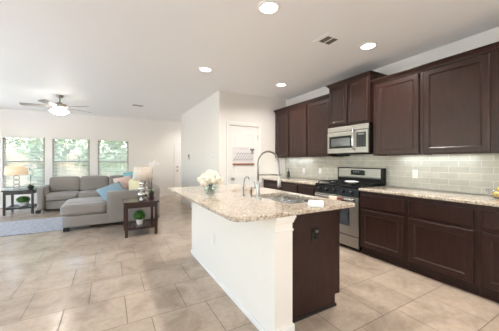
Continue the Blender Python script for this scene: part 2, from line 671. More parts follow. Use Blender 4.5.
# pantry door
def casing(x0, x1, z1, y, w=.07):
    bm = BM()
    for k in (0, 1):
        d = .012 + .006 * k
        a = w * .45 * k
        box(bm, x0 - w, x0 - a, y - d, y, 0, z1 + a, .003)
        box(bm, x1 + a, x1 + w, y - d, y, 0, z1 + a, .003)
        box(bm, x0 - w, x1 + w, y - d, y, z1 + a, z1 + w, .003)
    return bm
struct('trim_1', casing(DX0, DX1, DZ, WY), M['trimwhite'])
dy = WY + .012
def arch_door():
    bm = BM()
    x0, x1, z0, z1 = DX0 + .004, DX1 - .004, .01, DZ - .004
    box(bm, x0, x1, dy + .006, dy + .038, z0, z1)
    # rails and stiles with raised panels, arched head on the upper panel
    st = .115
    xa, xb = x0 + st, x1 - st
    box(bm, x0, xa, dy, dy + .006, z0, z1)
    box(bm, xb, x1, dy, dy + .006, z0, z1)
    box(bm, xa, xb, dy, dy + .006, z0, .22)
    box(bm, xa, xb, dy, dy + .006, .86, 1.0)
    n = 14
    arc = lambda x, base, rise: base + rise * math.sin(math.pi * (x - xa) / (xb - xa)) ** .8
    poly = [(xa, z1)] + [(xa + (xb - xa) * i / n, arc(xa + (xb - xa) * i / n, 1.79, .085)) for i in range(n + 1)] + [(xb, z1)]
    prism(bm, poly, dy, dy + .006, 'y')
    g = .035
    box(bm, xa + g, xb - g, dy + .001, dy + .008, .22 + g, .86 - g, .004)
    xc, xd = xa + g, xb - g
    poly = [(xc, 1.0 + g)] + [(xd, 1.0 + g)] + [(xd - (xd - xc) * i / n, arc(xd - (xd - xc) * i / n, 1.745, .085)) for i in range(n + 1)]
    prism(bm, poly, dy + .001, dy + .008, 'y')
    return bm
door = struct('door_1', arch_door(), M['trimwhite'])
kb = BM()
lathe(kb, [(0, 0), (.032, 0), (.032, .006), (.012, .012), (.012, .03), (.026, .042), (.03, .055), (.024, .068), (0, .072)], (0, 0, 0), 18)
rot_bm(kb, rx=R(90), loc=(DX0 + .075, dy, .90))
obj('door_knob', kb, M['nickel'], door, smooth=40)
for z in (.25, 1.02, 1.80):
    obj('hinge', box(BM(), DX1 - .008, DX1 + .012, dy - .012, dy + .01, z - .045, z + .045, .003), M['nickel'], door)

# back door at the end of the hall
struct('trim_2', casing(BD0, BD1, BDZ, BY, .06), M['trimwhite'])
y0 = BY + .01
b_ = BM()
xa, xb = BD0 + .004, BD1 - .004
box(b_, xa, xb, y0 + .008, y0 + .045, .01, BDZ - .004)
st = .12
box(b_, xa, xa + st, y0, y0 + .008, .01, BDZ - .004)
box(b_, xb - st, xb, y0, y0 + .008, .01, BDZ - .004)
for z0, z1 in ((.01, .22), (.80, .93), (1.42, 1.52), (BDZ - .13, BDZ - .004)): box(b_, xa + st, xb - st, y0, y0 + .008, z0, z1)
bd = struct('door_2', b_, M['trimwhite'])
for z, nm in ((.92, 'lever'), (1.06, 'deadbolt')):
    kb = lathe(BM(), [(0, 0), (.028, 0), (.028, .01), (.012, .016), (.012, .04), (.025, .05), (.02, .065), (0, .068)], (0, 0, 0), 14)
    rot_bm(kb, rx=R(90), loc=(BD0 + .06, y0, z))
    obj(nm, kb, M['nickel'], bd, smooth=40)

# backsplash
b_ = BM()
box(b_, WX - .012, WX, -.6, WY - .001, .905, 1.40)
struct('wall_backsplash', b_, M['splash'])

# ------------------------------------------------------------------ outdoors
gb = BM()
box(gb, -25, 20, BY + T + .02, 40, -.25, -.15)
struct('ground', gb, M['lawn'])
pb = BM()
box(pb, -25, LX - T - .02, -20, BY + T + .02, -.25, -.1)
box(pb, LX - T - .02, 20, -20, FY - T - .02, -.25, -.1)
struct('unseen_sun_block', box(BM(), 1.4, 3.9, FY - T - 1.7, FY - T - .001, 2.5, 2.62), M['trimwhite'])  # unseen slab added to keep direct sun out of the front window
struct('unseen_bounce_slab', pb, M['bounce_pale'])  # unseen pale ground, added to bounce sunlight up to the ceiling

def tree(x, y, h, rad, fol, label, seed, n=4200):
    rnd = random.Random(seed)
    t = thing('garden_tree', label, 'tree', (x, y, -.15), 'trees behind the living room windows')
    tb = BM()
    tube(tb, [(x, y, -.15), (x + .05, y, h * .35), (x - .03, y + .04, h * .7)], [.13, .10, .04], 8)
    for k in range(5):
        a = rnd.uniform(0, 6.28)
        tube(tb, [(x, y, h * .35), (x + math.cos(a) * rad * .35, y + math.sin(a) * rad * .35, h * .55), (x + math.cos(a) * rad * .7, y + math.sin(a) * rad * .6, h * .75)], [.05, .035, .015], 6)
    obj('trunk', tb, M['bark'], t, smooth=True)
    cb_ = BM()
    blobs = [(x + rnd.uniform(-.6, .6) * rad, y + rnd.uniform(-.5, .5) * rad, h * rnd.uniform(.18, .92), rad * rnd.uniform(.38, .6)) for _ in range(13)]
    for i in range(n):
        bx, by_, bz, br = blobs[i % len(blobs)]
        d = Vector((rnd.gauss(0, 1), rnd.gauss(0, 1), rnd.gauss(0, 1))).normalized() * br * rnd.uniform(.5, 1)
        p = Vector((bx, by_, bz)) + d
        u = Vector((rnd.gauss(0, 1), rnd.gauss(0, 1), rnd.gauss(0, 1))).normalized()
        w = u.cross(Vector((rnd.gauss(0, 1), rnd.gauss(0, 1), rnd.gauss(0, 1)))).normalized()
        l, k = rnd.uniform(.05, .11), rnd.uniform(.03, .055)
        quad(cb_, [p - u * l, p + w * k, p + u * l, p - w * k])
    o = obj('foliage', cb_, M[fol], t)
for x, y, h, r, f, lab in (
        (-4.1, 12.0, 4.2, .85, 'foliage_pale', 'pale tree in the front row behind the glowing lamp window'),
        (-1.95, 12.2, 4.6, .85, 'foliage', 'mid green tree in the front row between the first two windows'),
        (.25, 12.0, 4.4, .85, 'foliage_pale', 'pale tree in the front row behind the window above the pillows'),
        (-5.3, 15.4, 5.0, .95, 'foliage', 'mid green tree in the back row at the photo edge'),
        (-2.95, 15.4, 5.2, .95, 'foliage_dark', 'dark tree in the back row behind the glowing lamp window'),
        (-.6, 15.4, 5.0, .95, 'foliage', 'mid green tree in the back row behind the middle window'),
        (1.75, 15.4, 5.0, .95, 'foliage_dark', 'dark tree in the back row behind the last window')):
    tree(x, y, h, r, f, lab, int(x * 10) + 99)
fn = thing('garden_fence', 'pale wooden board fence standing beyond the garden trees', 'fence', (-2, 18, -.15))
fb = BM()
for k in range(60):
    box(fb, -10 + k * .3, -10 + k * .3 + .285, 18, 18.03, -.15, 1.75 + .02 * (k % 3))
obj('board_panel', fb, M['fence'], fn)
fb = BM()
for z in (.2, 1.4): box(fb, -10, 8, 18.03, 18.08, z, z + .09)
obj('fence_rail', fb, M['fence'], fn)

# ------------------------------------------------------------------ recessed ceiling lights
def can(x, y, label, first=[None]):
    if first[0] is not None:
        r = dup(first[0], (x, y, CZ), label=label)
        for ch in list(r.children): pass
        return r
    t = thing('recessed_ceiling_light', label, 'ceiling light', (x, y, CZ), 'recessed kitchen ceiling lights')
    obj('trim_ring', lathe(BM(), [(.082, -.002), (.084, -.010), (.104, -.008), (.110, -.001), (.110, 0)], (x, y, CZ), 32), M['trimwhite'], t, smooth=True)
    obj('lens', lathe(BM(), [(0, -.005), (.084, -.005)], (x, y, CZ), 28), M['lensw'], t)
    l = bpy.data.lights.new('lamp', 'AREA')
    l.shape = 'DISK'
    l.size = .14
    l.energy = CAN_POWER
    l.color = CAN_COLOR
    l.spread = R(150)
    lo = bpy.data.objects.new('lamp', l)
    C.objects.link(lo)
    lo.parent = t
    lo.location = (0, 0, -.0075)
    first[0] = t
    return t
can(1.30, 1.93, 'round recessed light at the top edge of the photo above the island sink')
can(1.31, 3.72, 'round recessed light above the far end of the island beside the hall wall')
can(2.82, 1.96, 'round recessed light beside the square ceiling vent above the aisle')
can(2.82, 3.76, 'round recessed light in front of the three door wall cabinets')
can(1.00, -1.15, 'recessed light behind the viewer over the open floor')
can(2.82, .13, 'recessed light behind the viewer over the base cabinets')
can(-1.2, -.9, 'recessed light furthest behind the viewer')

can(2.75, 8.45, 'recessed light glowing in the back hall beyond the hall wall')

# ceiling vents
def vent(x, y, sx, sy, label, dark=True, turn=False):
    t = thing('ceiling_vent', label, 'vent', (x, y, CZ), 'ceiling air vents')
    f = BM()
    w = .028 if not dark else .05
    box(f, x - sx / 2, x + sx / 2, y - sy / 2, y - sy / 2 + w, CZ - .008, CZ - .0005, .002)
    box(f, x - sx / 2, x + sx / 2, y + sy / 2 - w, y + sy / 2, CZ - .008, CZ - .0005, .002)
    box(f, x - sx / 2, x - sx / 2 + w, y - sy / 2 + w, y + sy / 2 - w, CZ - .008, CZ - .0005, .002)
    box(f, x + sx / 2 - w, x + sx / 2, y - sy / 2 + w, y + sy / 2 - w, CZ - .008, CZ - .0005, .002)
    box(f, x - .006, x + .006, y - sy / 2 + w, y + sy / 2 - w, CZ - .009, CZ - .0005)
    obj('frame', f, M['ceiling'] if dark else M['ventgrey'], t)
    obj('duct', box(BM(), x - sx / 2 + w, x + sx / 2 - w, y - sy / 2 + w, y + sy / 2 - w, CZ - .003, CZ - .0006), M['ventdark'], t)
    s = BM()
    n = 6
    for k in range(n):
        yy = y - sy / 2 + w + (sy - 2 * w) * (k + .5) / n
        box(s, x - sx / 2 + w, x + sx / 2 - w, yy - .002, yy + .002, CZ - .008, CZ - .003)
    obj('slat', s, M['ventdark'], t)
vent(2.27, 2.10, .27, .25, 'square white ceiling vent with dark slots above the kitchen aisle')
vent(.63, 7.0, .27, .16, 'small dark ceiling vent between the fan and the hall wall', False)

# ------------------------------------------------------------------ cabinets on the kitchen wall (doors face -X)
def panel(bm, y0, y1, z0, z1, xf, t=.02, rail=.058, rec=.010, sx=-1, ease=.008):
    """recessed panel door whose face lies at x = xf and looks along sx"""
    def ring(m, d):
        return [bm.verts.new((xf - sx * d, yy, zz)) for yy, zz in ((y0 + m, z0 + m), (y1 - m, z0 + m), (y1 - m, z1 - m), (y0 + m, z1 - m))]
    rs = [ring(0, t), ring(0, ease), ring(ease, 0), ring(rail, 0), ring(rail + .004, rec * .2), ring(rail + .016, rec)]
    bm.faces.new(rs[0])
    for a, c in zip(rs, rs[1:]):
        for i in range(4):
            bm.faces.new([a[i], a[(i + 1) % 4], c[(i + 1) % 4], c[i]])
    bm.faces.new(rs[-1])
    return bm

def crown(bm, y0, y1, xf, xb, z, h=.062, out=.052, e0=True, e1=True):
    prof = [(.0, 0), (.010, 0), (.012, .012), (.026, .026), (.040, .046), (out, .050), (out, h), (.0, h)]
    prof = [(a * out / .052, c * h / .062) for a, c in prof]
    rings = []
    for o_, zz in prof:
        ya = y0 - (o_ if e0 else 0)
        yb = y1 + (o_ if e1 else 0)
        rings.append([bm.verts.new(p) for p in ((xb, ya, z + zz), (xf - o_, ya, z + zz), (xf - o_, yb, z + zz), (xb, yb, z + zz))])
    for a, c in zip(rings, rings[1:]):
        for i in range(4):
            bm.faces.new([a[i], a[(i + 1) % 4], c[(i + 1) % 4], c[i]])
    bm.faces.new(rings[0][::-1])
    bm.faces.new(rings[-1])
    return bm

UXF, UXB = 3.32, WX - .001        # face frame of wall cabinets
UZ0, UZ1 = 1.352, 2.372
def wall_cabinet(y0, y1, doors, label, e0=False, e1=False, xf=UXF, z0=UZ0, z1=UZ1, dz0=.012, dz1=.012, h=.062, rail=.058):
    t = thing('wall_cabinet', label, 'cabinet', ((xf + UXB) / 2, (y0 + y1) / 2, z0), 'dark wall cabinets along the kitchen wall')
    bd_ = BM()
    box(bd_, xf, UXB, y0, y1, z0 + .012, z1)
    box(bd_, xf, xf + .02, y0, y1, z0, z0 + .012)
    box(bd_, xf + .02, UXB, y0, y0 + .018, z0, z0 + .012)
    box(bd_, xf + .02, UXB, y1 - .018, y1, z0, z0 + .012)
    obj('body', bd_, M['wood'], t)
    for a, c in doors:
        obj('door', panel(BM(), a, c, z0 + dz0, z1 - dz1, xf - .021, rail=rail), M['wood'], t)
    obj('crown_moulding', crown(BM(), y0, y1, xf, UXB, z1 - .002, h, e0=e0, e1=e1), M['wood'], t)
    return t
wall_cabinet(4.14, 4.66, [(4.165, 4.63)], 'narrow one door dark wall cabinet in the corner by the pantry')
wall_cabinet(3.002, 4.14, [(3.605, 4.115), (3.03, 3.575)], 'two door dark wall cabinet between the corner cabinet and the microwave')
wall_cabinet(2.245, 3.0, [(2.628, 2.985), (2.262, 2.612)], 'tall raised two door cabinet above the microwave', True, True, xf=3.265, z0=1.842, z1=2.515, dz0=.02, h=.055, rail=.05)
wall_cabinet(1.588, 2.225, [(1.612, 2.172)], 'one door dark wall cabinet just right of the microwave')
wall_cabinet(.92, 1.587, [(.962, 1.562)], 'wide one door wall cabinet second to the right of the microwave')
wall_cabinet(.25, .919, [(.28, .886)], 'dark wall cabinet cut by the right edge of the photo')

BXF, BXB = 3.00, WX - .013
def base_cabinet(y0, y1, fronts, label, group='dark base cabinets along the kitchen wall'):
    t = thing('base_cabinet', label, 'cabinet', ((BXF + BXB) / 2, (y0 + y1) / 2, 0), group)
    obj('body', box(BM(), BXF, BXB, y0, y1, .095, .868), M['wood'], t)
    obj('toe_kick', box(BM(), BXF + .045, BXB, y0, y1, 0, .094), M['wood'], t)
    obj('shoe_moulding', box(BM(), BXF + .030, BXF + .0445, y0, y1, 0, .02, .004), M['wood'], t)
    for a, c in fronts:
        obj('drawer', panel(BM(), a, c, .655, .818, BXF - .021, rail=.009, rec=.0005, ease=.008), M['wood'], t)
        obj('door', panel(BM(), a, c, .118, .622, BXF - .021, rail=.06), M['wood'], t)
    return t
base_cabinet(1.595, 2.208, [(1.62, 2.188)], 'dark base cabinet right beside the range')
base_cabinet(.955, 1.594, [(.985, 1.570)], 'wide dark base cabinet second to the right of the range')
base_cabinet(.2, .954, [(.24, .925)], 'dark base cabinet cut by the right edge of the photo')
base_cabinet(3.06, 3.475, [(3.08, 3.45)], 'dark base cabinet just left of the range behind the sink')
base_cabinet(3.476, 3.985, [(3.50, 3.965)], 'dark base cabinet behind the faucet, middle one left of the range')
base_cabinet(3.986, 4.66, [(4.01, 4.58)], 'dark base cabinet in the corner by the pantry door')

def slab(bm, x0, x1, y0, y1, z0, z1, bev=.008):
    return box(bm, x0, x1, y0, y1, z0, z1, bev, 3)
t = obj('granite_countertop', slab(BM(), 2.968, BXB, -.2, 2.209, .8685, .903), M['granite'], at=(3.3, 1.0, .8685), smooth=40)
tag(t, 'speckled beige granite countertop on the base cabinets right of the range', 'countertop')
t = obj('granite_countertop', slab(BM(), 2.968, BXB, 3.058, WY - .003, .8685, .903), M['granite'], at=(3.3, 3.9, .8685), smooth=40)
tag(t, 'beige granite countertop in the corner between the range and the pantry', 'countertop')

# under-cabinet lights
def under(y0, y1, x, label):
    t = thing('under_cabinet_light', label, 'light', (x, (y0 + y1) / 2, UZ0), 'slim lights under the wall cabinets')
    obj('housing', box(BM(), x - .02, x + .02, y0, y1, UZ0 + .001, UZ0 + .0118), M['plastic'], t)
    l = bpy.data.lights.new('lamp', 'AREA')
    l.shape = 'RECTANGLE'
    l.size, l.size_y = .03, (y1 - y0)
    l.energy = UNDER_POWER * (y1 - y0)
    l.color = (.86, .94, 1.0)
    lo = bpy.data.objects.new('lamp', l)
    C.objects.link(lo)
    lo.parent = t
    lo.location = (0, 0, .0002)
under(3.75, 4.55, 3.54, 'slim light glowing under the corner wall cabinets')
under(1.15, 2.0, 3.54, 'slim light glowing under the cabinets right of the microwave')

# ------------------------------------------------------------------ microwave
MX, MY0, MY1, MZ0, MZ1 = 3.245, 2.255, 3.025, 1.395, 1.832
t = thing('microwave', 'stainless over the range microwave mounted under the raised cabinet', 'microwave', (3.44, 2.64, MZ0))
obj('body', box(BM(), MX + .03, UXB, MY0, MY1, MZ0, MZ1, .004), M['black'], t)
g = BM()
box(g, MX + .006, MX + .03, MY0, MY1, MZ1 - .085, MZ1, .01, 3)
obj('vent_grille', g, M['steel'], t)
dr = obj('door', box(BM(), MX, MX + .03, MY0 + .225, MY1 - .002, MZ0 + .004, MZ1 - .09, .006), M['steel'], t)
obj('window', box(BM(), MX - .002, MX + .004, MY0 + .275, MY1 - .045, MZ0 + .085, MZ1 - .155, .002), M['black'], dr)
obj('window_glass', box(BM(), MX - .004, MX, MY0 + .31, MY1 - .085, MZ0 + .12, MZ1 - .19, .001), M['mwglass'], dr)
hb = BM()
yh = MY0 + .235
tube(hb, [(MX, yh, MZ0 + .06), (MX - .03, yh, MZ0 + .075), (MX - .04, yh, MZ0 + .12), (MX - .042, yh, MZ0 + .21), (MX - .04, yh, MZ0 + .30), (MX - .03, yh, MZ0 + .345), (MX, yh, MZ0 + .36)], .013, 10)
obj('handle', hb, M['chrome'], dr, smooth=True)
cp = obj('control_panel', box(BM(), MX, MX + .03, MY0 + .002, MY0 + .222, MZ0 + .004, MZ1 - .09, .006), M['steel'], t)
obj('keypad', box(BM(), MX - .003, MX + .003, MY0 + .035, MY0 + .195, MZ0 + .09, MZ1 - .125, .002), M['display'], cp)
kb = BM()
for i in range(5):
    for j in range(3):
        box(kb, MX - .0042, MX - .0028, MY0 + .05 + j * .047, MY0 + .083 + j * .047, MZ0 + .105 + i * .034, MZ0 + .125 + i * .034)
obj('button', kb, M['blackmatte'], cp)
obj('display', box(BM(), MX - .0045, MX - .0025, MY0 + .06, MY0 + .17, MZ1 - .165, MZ1 - .14), M['digits'], cp)
obj('bottom_filter', box(BM(), MX + .05, UXB - .08, MY0 + .08, MY1 - .08, MZ0 - .012, MZ0 - .0005, .003), M['blackmatte'], t)
obj('underside_vent', box(BM(), 3.40, UXB - .02, MY1 - .16, MY1 - .01, MZ0 - .035, MZ0 - .001, .004), M['black'], t)

# ------------------------------------------------------------------ range
RY0, RY1 = 2.218, 3.052
RF = 2.985
t = thing('gas_range', 'stainless and black gas range between the base cabinets', 'stove', (3.3, 2.635, 0))
obj('body', box(BM(), RF + .035, 3.60, RY0, RY1, .05, .885, .003), M['black'], t)
for yy in (RY0 + .05, RY1 - .05):
    for xx in (3.08, 3.54):
        obj('foot', lathe(BM(), [(0, 0), (.02, 0), (.02, .049), (0, .049)], (xx, yy, 0), 12), M['blackmatte'], t)
obj('cooktop', box(BM(), RF + .01, 3.53, RY0, RY1, .886, .908, .006), M['black'], t)
cpn = BM()
prism(cpn, [(RF + .035, .765), (RF - .005, .775), (RF + .012, .882), (RF + .035, .885)], RY0, RY1, 'y')
cpo = obj('control_panel', cpn, M['black'], t)
for k in range(5):
    yy = RY0 + .11 + k * (RY1 - RY0 - .22) / 4
    kb = lathe(BM(), [(0, 0), (.026, 0), (.024, .012), (.02, .03), (.017, .034), (0, .034)], (0, 0, 0), 16)
    rot_bm(kb, ry=R(-81), loc=(RF + .002, yy, .828))
    kn = obj('knob', kb, M['blackmatte'], cpo, smooth=40)
    obj('knob_mark', box(BM(), RF - .034, RF - .0315, yy - .002, yy + .002, .835, .850), M['plastic'], cpo)
od = obj('oven_door', box(BM(), RF, RF + .034, RY0 + .003, RY1 - .003, .215, .762, .005), M['steel'], t)
obj('oven_window', box(BM(), RF - .002, RF + .004, RY0 + .15, RY1 - .15, .34, .605, .003), M['blackglass'], od)
hb = BM()
hz = .725
tube(hb, [(RF - .045, RY0 + .05, hz), (RF - .052, RY0 + .2, hz), (RF - .054, (RY0 + RY1) / 2, hz), (RF - .052, RY1 - .2, hz), (RF - .045, RY1 - .05, hz)], .014, 12)
for yy in (RY0 + .08, RY1 - .08): tube(hb, [(RF + .002, yy, hz), (RF - .046, yy, hz)], .011, 8)
obj('handle', hb, M['steel'], od, smooth=40)
dw = obj('drawer', box(BM(), RF, RF + .034, RY0 + .003, RY1 - .003, .052, .203, .005), M['steel'], t)
bgd = obj('backguard', box(BM(), 3.535, 3.61, RY0 - .005, RY1 + .005, .909, 1.165, .01), M['black'], t)
bs = BM()
prism(bs, [(3.530, 1.000), (3.5345, .998), (3.5345, 1.148), (3.532, 1.150), (3.527, 1.02)], RY0 + .03, RY1 - .03, 'y')
obj('backguard_panel', bs, M['steel'], bgd)
obj('display', box(BM(), 3.5235, 3.5285, 2.51, 2.77, 1.045, 1.125, .001), M['display'], bgd)
dg = BM()
for k in range(4):
    yy = 2.70 - k * .03
    box(dg, 3.5228, 3.524, yy, yy + .016, 1.085, 1.110)
obj('digits', dg, M['digits'], bgd)
# burners and grates
gx0, gx1 = RF + .06, 3.50
for k, (y0, y1) in enumerate(((RY0 + .03, RY0 + .39), (RY1 - .39, RY1 - .03))):
    g = BM()
    z0, z1 = .935, .948
    for yy in (y0, y1): box(g, gx0, gx1, yy - .006, yy + .006, z0, z1, .002)
    for xx in (gx0, (gx0 + gx1) / 2, gx1): box(g, xx - .006, xx + .006, y0, y1, z0, z1, .002)
    for xc in (gx0 + .12, gx1 - .12):
        yc = (y0 + y1) / 2
        for a in range(4):
            dx, dy_ = math.cos(a * math.pi / 2), math.sin(a * math.pi / 2)
            if abs(dx) > .5: box(g, *sorted((xc + dx * .03, xc + dx * .115)), yc - .005, yc + .005, z0, z1 + .004, .001)
            else: box(g, xc - .005, xc + .005, *sorted((yc + dy_ * .03, yc + dy_ * .17)), z0, z1 + .004, .001)
    for xx in (gx0, gx1):
        for yy in (y0, y1): box(g, xx - .008, xx + .008, yy - .008, yy + .008, .908, .936)
    obj('grate', g, M['blackmatte'], t)
    for xc in (gx0 + .12, gx1 - .12):
        obj('burner', lathe(BM(), [(0, .0), (.05, 0), (.05, .008), (.035, .010), (.035, .018), (.03, .021), (0, .021)], (xc, (y0 + y1) / 2, .908), 20), M['blackmatte'], t, smooth=40)
# spoon rest on the grate
t = obj('spoon_rest', lathe(BM(), [(0, 0), (.06, 0), (.085, .014), (.100, .028), (.097, .029), (.078, .017), (.055, .006), (0, .005)], (3.075, 2.40, .9525), 28), M['pot'], at=(3.075, 2.40, .9525), smooth=True)
tag(t, 'white shallow dish resting on the burner grate', 'dish')
# towel over the oven handle
tb = BM()
ty0, ty1 = 2.585, 2.745
def drape(bm, y0, y1, xo, zb_f, zb_b, n=8):
    cs = [(RF - .054 + .019 + .0, zb_b)] + [(RF - .054 + .019, hz)] + [(RF - .054 + .019 * math.cos(a), hz + .019 * math.sin(a)) for a in [math.pi * k / 6 for k in range(1, 6)]] + [(RF - .054 - .019, hz), (RF - .054 - .022, (hz + zb_f) / 2), (RF - .054 - .019, zb_f)]
    rows = []
    for i in range(n + 1):
        y = y0 + (y1 - y0) * i / n
        wv = .003 * math.sin(i * 2.1)
        rows.append([bm.verts.new((x + (wv if z < hz - .01 and x < RF - .054 else 0), y, z)) for x, z in cs])
    for a, c in zip(rows, rows[1:]):
        for i in range(len(cs) - 1):
            bm.faces.new([a[i], a[i + 1], c[i + 1], c[i]])
tw = thing('dish_towel', 'cream dish towel with a dark red end hanging on the oven handle', 'towel', (RF - .06, 2.56, .58))
drape(tb, 2.53, 2.68, 0, .60, .63)
o = obj('towel_cloth', tb, M['cream'], tw, smooth=True)
md = o.modifiers.new('thick', 'SOLIDIFY'); md.thickness = .004; md.offset = 1
tb = BM()
drape(tb, 2.445, 2.5295, 0, .66, .68)
o = obj('towel_end', tb, M['red'], tw, smooth=True)
md = o.modifiers.new('thick', 'SOLIDIFY'); md.thickness = .004; md.offset = 1

# ------------------------------------------------------------------ island
IX0, IX1, IY0, IY1 = .985, 1.785, 1.525, 3.365
PY = 1.39            # face of the end post
ITZ0, ITZ1 = .888, .918
t = thing('kitchen_island', 'long kitchen island with white bar wall and dark end panel', 'island', (1.385, 2.4, 0))
kw = BM()
box(kw, IX0, 1.135, PY + .135, IY1, 0, ITZ0 - .0005)
obj('bar_wall', kw, M['island_white'], t)
ps = BM()
box(ps, IX0, 1.142, PY, PY + .1345, 0, ITZ0 - .0005, .002)
obj('corner_post', ps, M['island_white'], t)
cpb = BM()
for o_, z0, z1 in ((.006, .775, .79), (.008, .835, .852), (.014, .852, .868), (.02, .868, .8865)):
    box(cpb, IX0 + .0005, 1.142 + o_, PY - o_, PY + .12, z0, z1, .003)
obj('post_capital', cpb, M['island_white'], t)
bb = BM()
box(bb, IX0 - .012, IX0 - .0002, PY - .012, IY1, 0, .05, .003)
box(bb, IX0 - .012, 1.142 + .012, PY - .012, PY - .0002, 0, .105, .003)
box(bb, 1.1422, 1.154, PY, PY + .13, 0, .105, .003)
obj('baseboard', bb, M['trimwhite'], t)
# hollow cabinet so that the sink hangs inside it
cab = BM()
box(cab, 1.1355, IX1, IY0, IY0 + .02, .10, ITZ0 - .0005)
box(cab, 1.1355, IX1 - .055, IY0, IY0 + .02, 0, .10)
box(cab, 1.1355, IX1, IY1 - .02, IY1, .10, ITZ0 - .0005)
box(cab, 1.1355, IX1 - .055, IY1 - .02, IY1, 0, .10)
box(cab, 1.1355, 1.1555, IY0 + .02, IY1 - .02, .10, ITZ0 - .0005)
box(cab, 1.1555, IX1, IY0 + .02, IY1 - .02, .10, .12)
box(cab, IX1 - .02, IX1, IY0 + .02, IY1 - .02, .12, ITZ0 - .0005)
obj('cabinet_body', cab, M['wood'], t)
obj('corner_stile', box(BM(), IX1 - .012, IX1 + .003, IY0 - .003, IY0 + .03, .10, ITZ0 - .001, .002), M['wood'], t)
obj('toe_kick', box(BM(), 1.1355, IX1 - .055, IY0 + .021, IY1 - .021, 0, .099), M['toe'], t)
bb = BM()
box(bb, 1.155, IX1 - .045, IY0 - .012, IY0 - .0003, 0, .022, .004)
box(bb, IX1 - .0545, IX1 - .045, IY0, IY1, 0, .022, .003)
obj('shoe_moulding', bb, M['toe'], t)
for k in range(4):
    y0 = IY0 + .03 + k * .45
    obj('door', panel(BM(), y0 + .01, y0 + .44, .13, .70, IX1 + .021, sx=1), M['wood'], t)
    obj('drawer', panel(BM(), y0 + .01, y0 + .44, .715, .865, IX1 + .021, rail=.009, rec=.0005, sx=1), M['wood'], t)
# bronze outlet on the end panel
ox, oz = 1.49, .665
op = obj('outlet_plate', box(BM(), ox - .037, ox + .037, IY0 - .007, IY0 - .0005, oz - .058, oz + .058, .003), M['brownplate'], t)
for dz in (-.026, .026): obj('socket', box(BM(), ox - .017, ox + .017, IY0 - .010, IY0 - .006, oz + dz - .015, oz + dz + .015, .003), M['black'], op)
obj('plug', box(BM(), ox - .015, ox + .015, IY0 - .03, IY0 - .0102, oz + .018, oz + .036, .004), M['nickel'], op)
# white outlet on the bar wall
op = obj('outlet_plate', box(BM(), IX0 - .006, IX0 - .0005, 2.51, 2.58, .365, .48, .002), M['plastic'], t)
for dz in (-.026, .026): obj('socket', box(BM(), IX0 - .008, IX0 - .0055, 2.53, 2.56, .4225 + dz - .014, .4225 + dz + .014, .001), M['plastic'], op)

# island countertop with rounded corners and a sink cut-out
CX0, CX1, CY0, CY1 = .668, 1.81, 1.362, 3.42
SX0, SX1, SY0, SY1 = 1.29, 1.70, 1.61, 2.24
def rrect(x0, x1, y0, y1, rs, n=8):
    pts = []
    for (cx_, cy_, a0, r) in ((x0, y0, 180, rs[0]), (x1, y0, 270, rs[1]), (x1, y1, 0, rs[2]), (x0, y1, 90, rs[3])):
        qx = cx_ + r * (1 if cx_ == x0 else -1)
        qy = cy_ + r * (1 if cy_ == y0 else -1)
        for k in range(n + 1):
            a = R(a0 + 90 * k / n)
            pts.append((qx + r * math.cos(a), qy + r * math.sin(a)))
    return pts
def holed_slab(outer, inner, z0, z1, ease=.006):
    bm = BM()
    def loop(pts, z, d=0, cx_=0, cy_=0):
        return [bm.verts.new((x, y, z)) for x, y in pts]
    def shrink(pts, d):
        cx_ = sum(p[0] for p in pts) / len(pts); cy_ = sum(p[1] for p in pts) / len(pts)
        xs = [p[0] for p in pts]; ys_ = [p[1] for p in pts]
        sx_ = 1 - 2 * d / (max(xs) - min(xs)); sy_ = 1 - 2 * d / (max(ys_) - min(ys_))
        mx, my = (max(xs) + min(xs)) / 2, (max(ys_) + min(ys_)) / 2
        return [(mx + (x - mx) * sx_, my + (y - my) * sy_) for x, y in pts]
    o0 = loop(shrink(outer, ease), z0); o1 = loop(outer, z0 + ease); o2 = loop(outer, z1 - ease); o3 = loop(shrink(outer, ease), z1)
    i3 = loop(inner, z1); i0 = loop(inner, z0)
    n = len(outer)
    for a, c in ((o0, o1), (o1, o2), (o2, o3)):
        for k in range(n):
            bm.faces.new([a[k], a[(k + 1) % n], c[(k + 1) % n], c[k]])
    for k in range(len(inner)):
        j = (k + 1) % len(inner)
        bm.faces.new([i3[k], i3[j], i0[j], i0[k]])
    for oo, ii in ((o3, i3), (o0, i0)):
        es = []
        for lp in (oo, ii):
            for k in range(len(lp)):
                e = bm.edges.get((lp[k], lp[(k + 1) % len(lp)]))
                es.append(e)
        bmesh.ops.triangle_fill(bm, use_beauty=True, use_dissolve=False, edges=es)
    return bm
ct = obj('island_countertop', holed_slab(rrect(CX0, CX1, CY0, CY1, (.10, .035, .03, .08)), rrect(SX0, SX1, SY0, SY1, (.05,) * 4), ITZ0, ITZ1), M['granite'], at=(1.24, 2.4, ITZ0), smooth=30)
tag(ct, 'speckled beige granite slab topping the island with a sink cut-out', 'countertop')

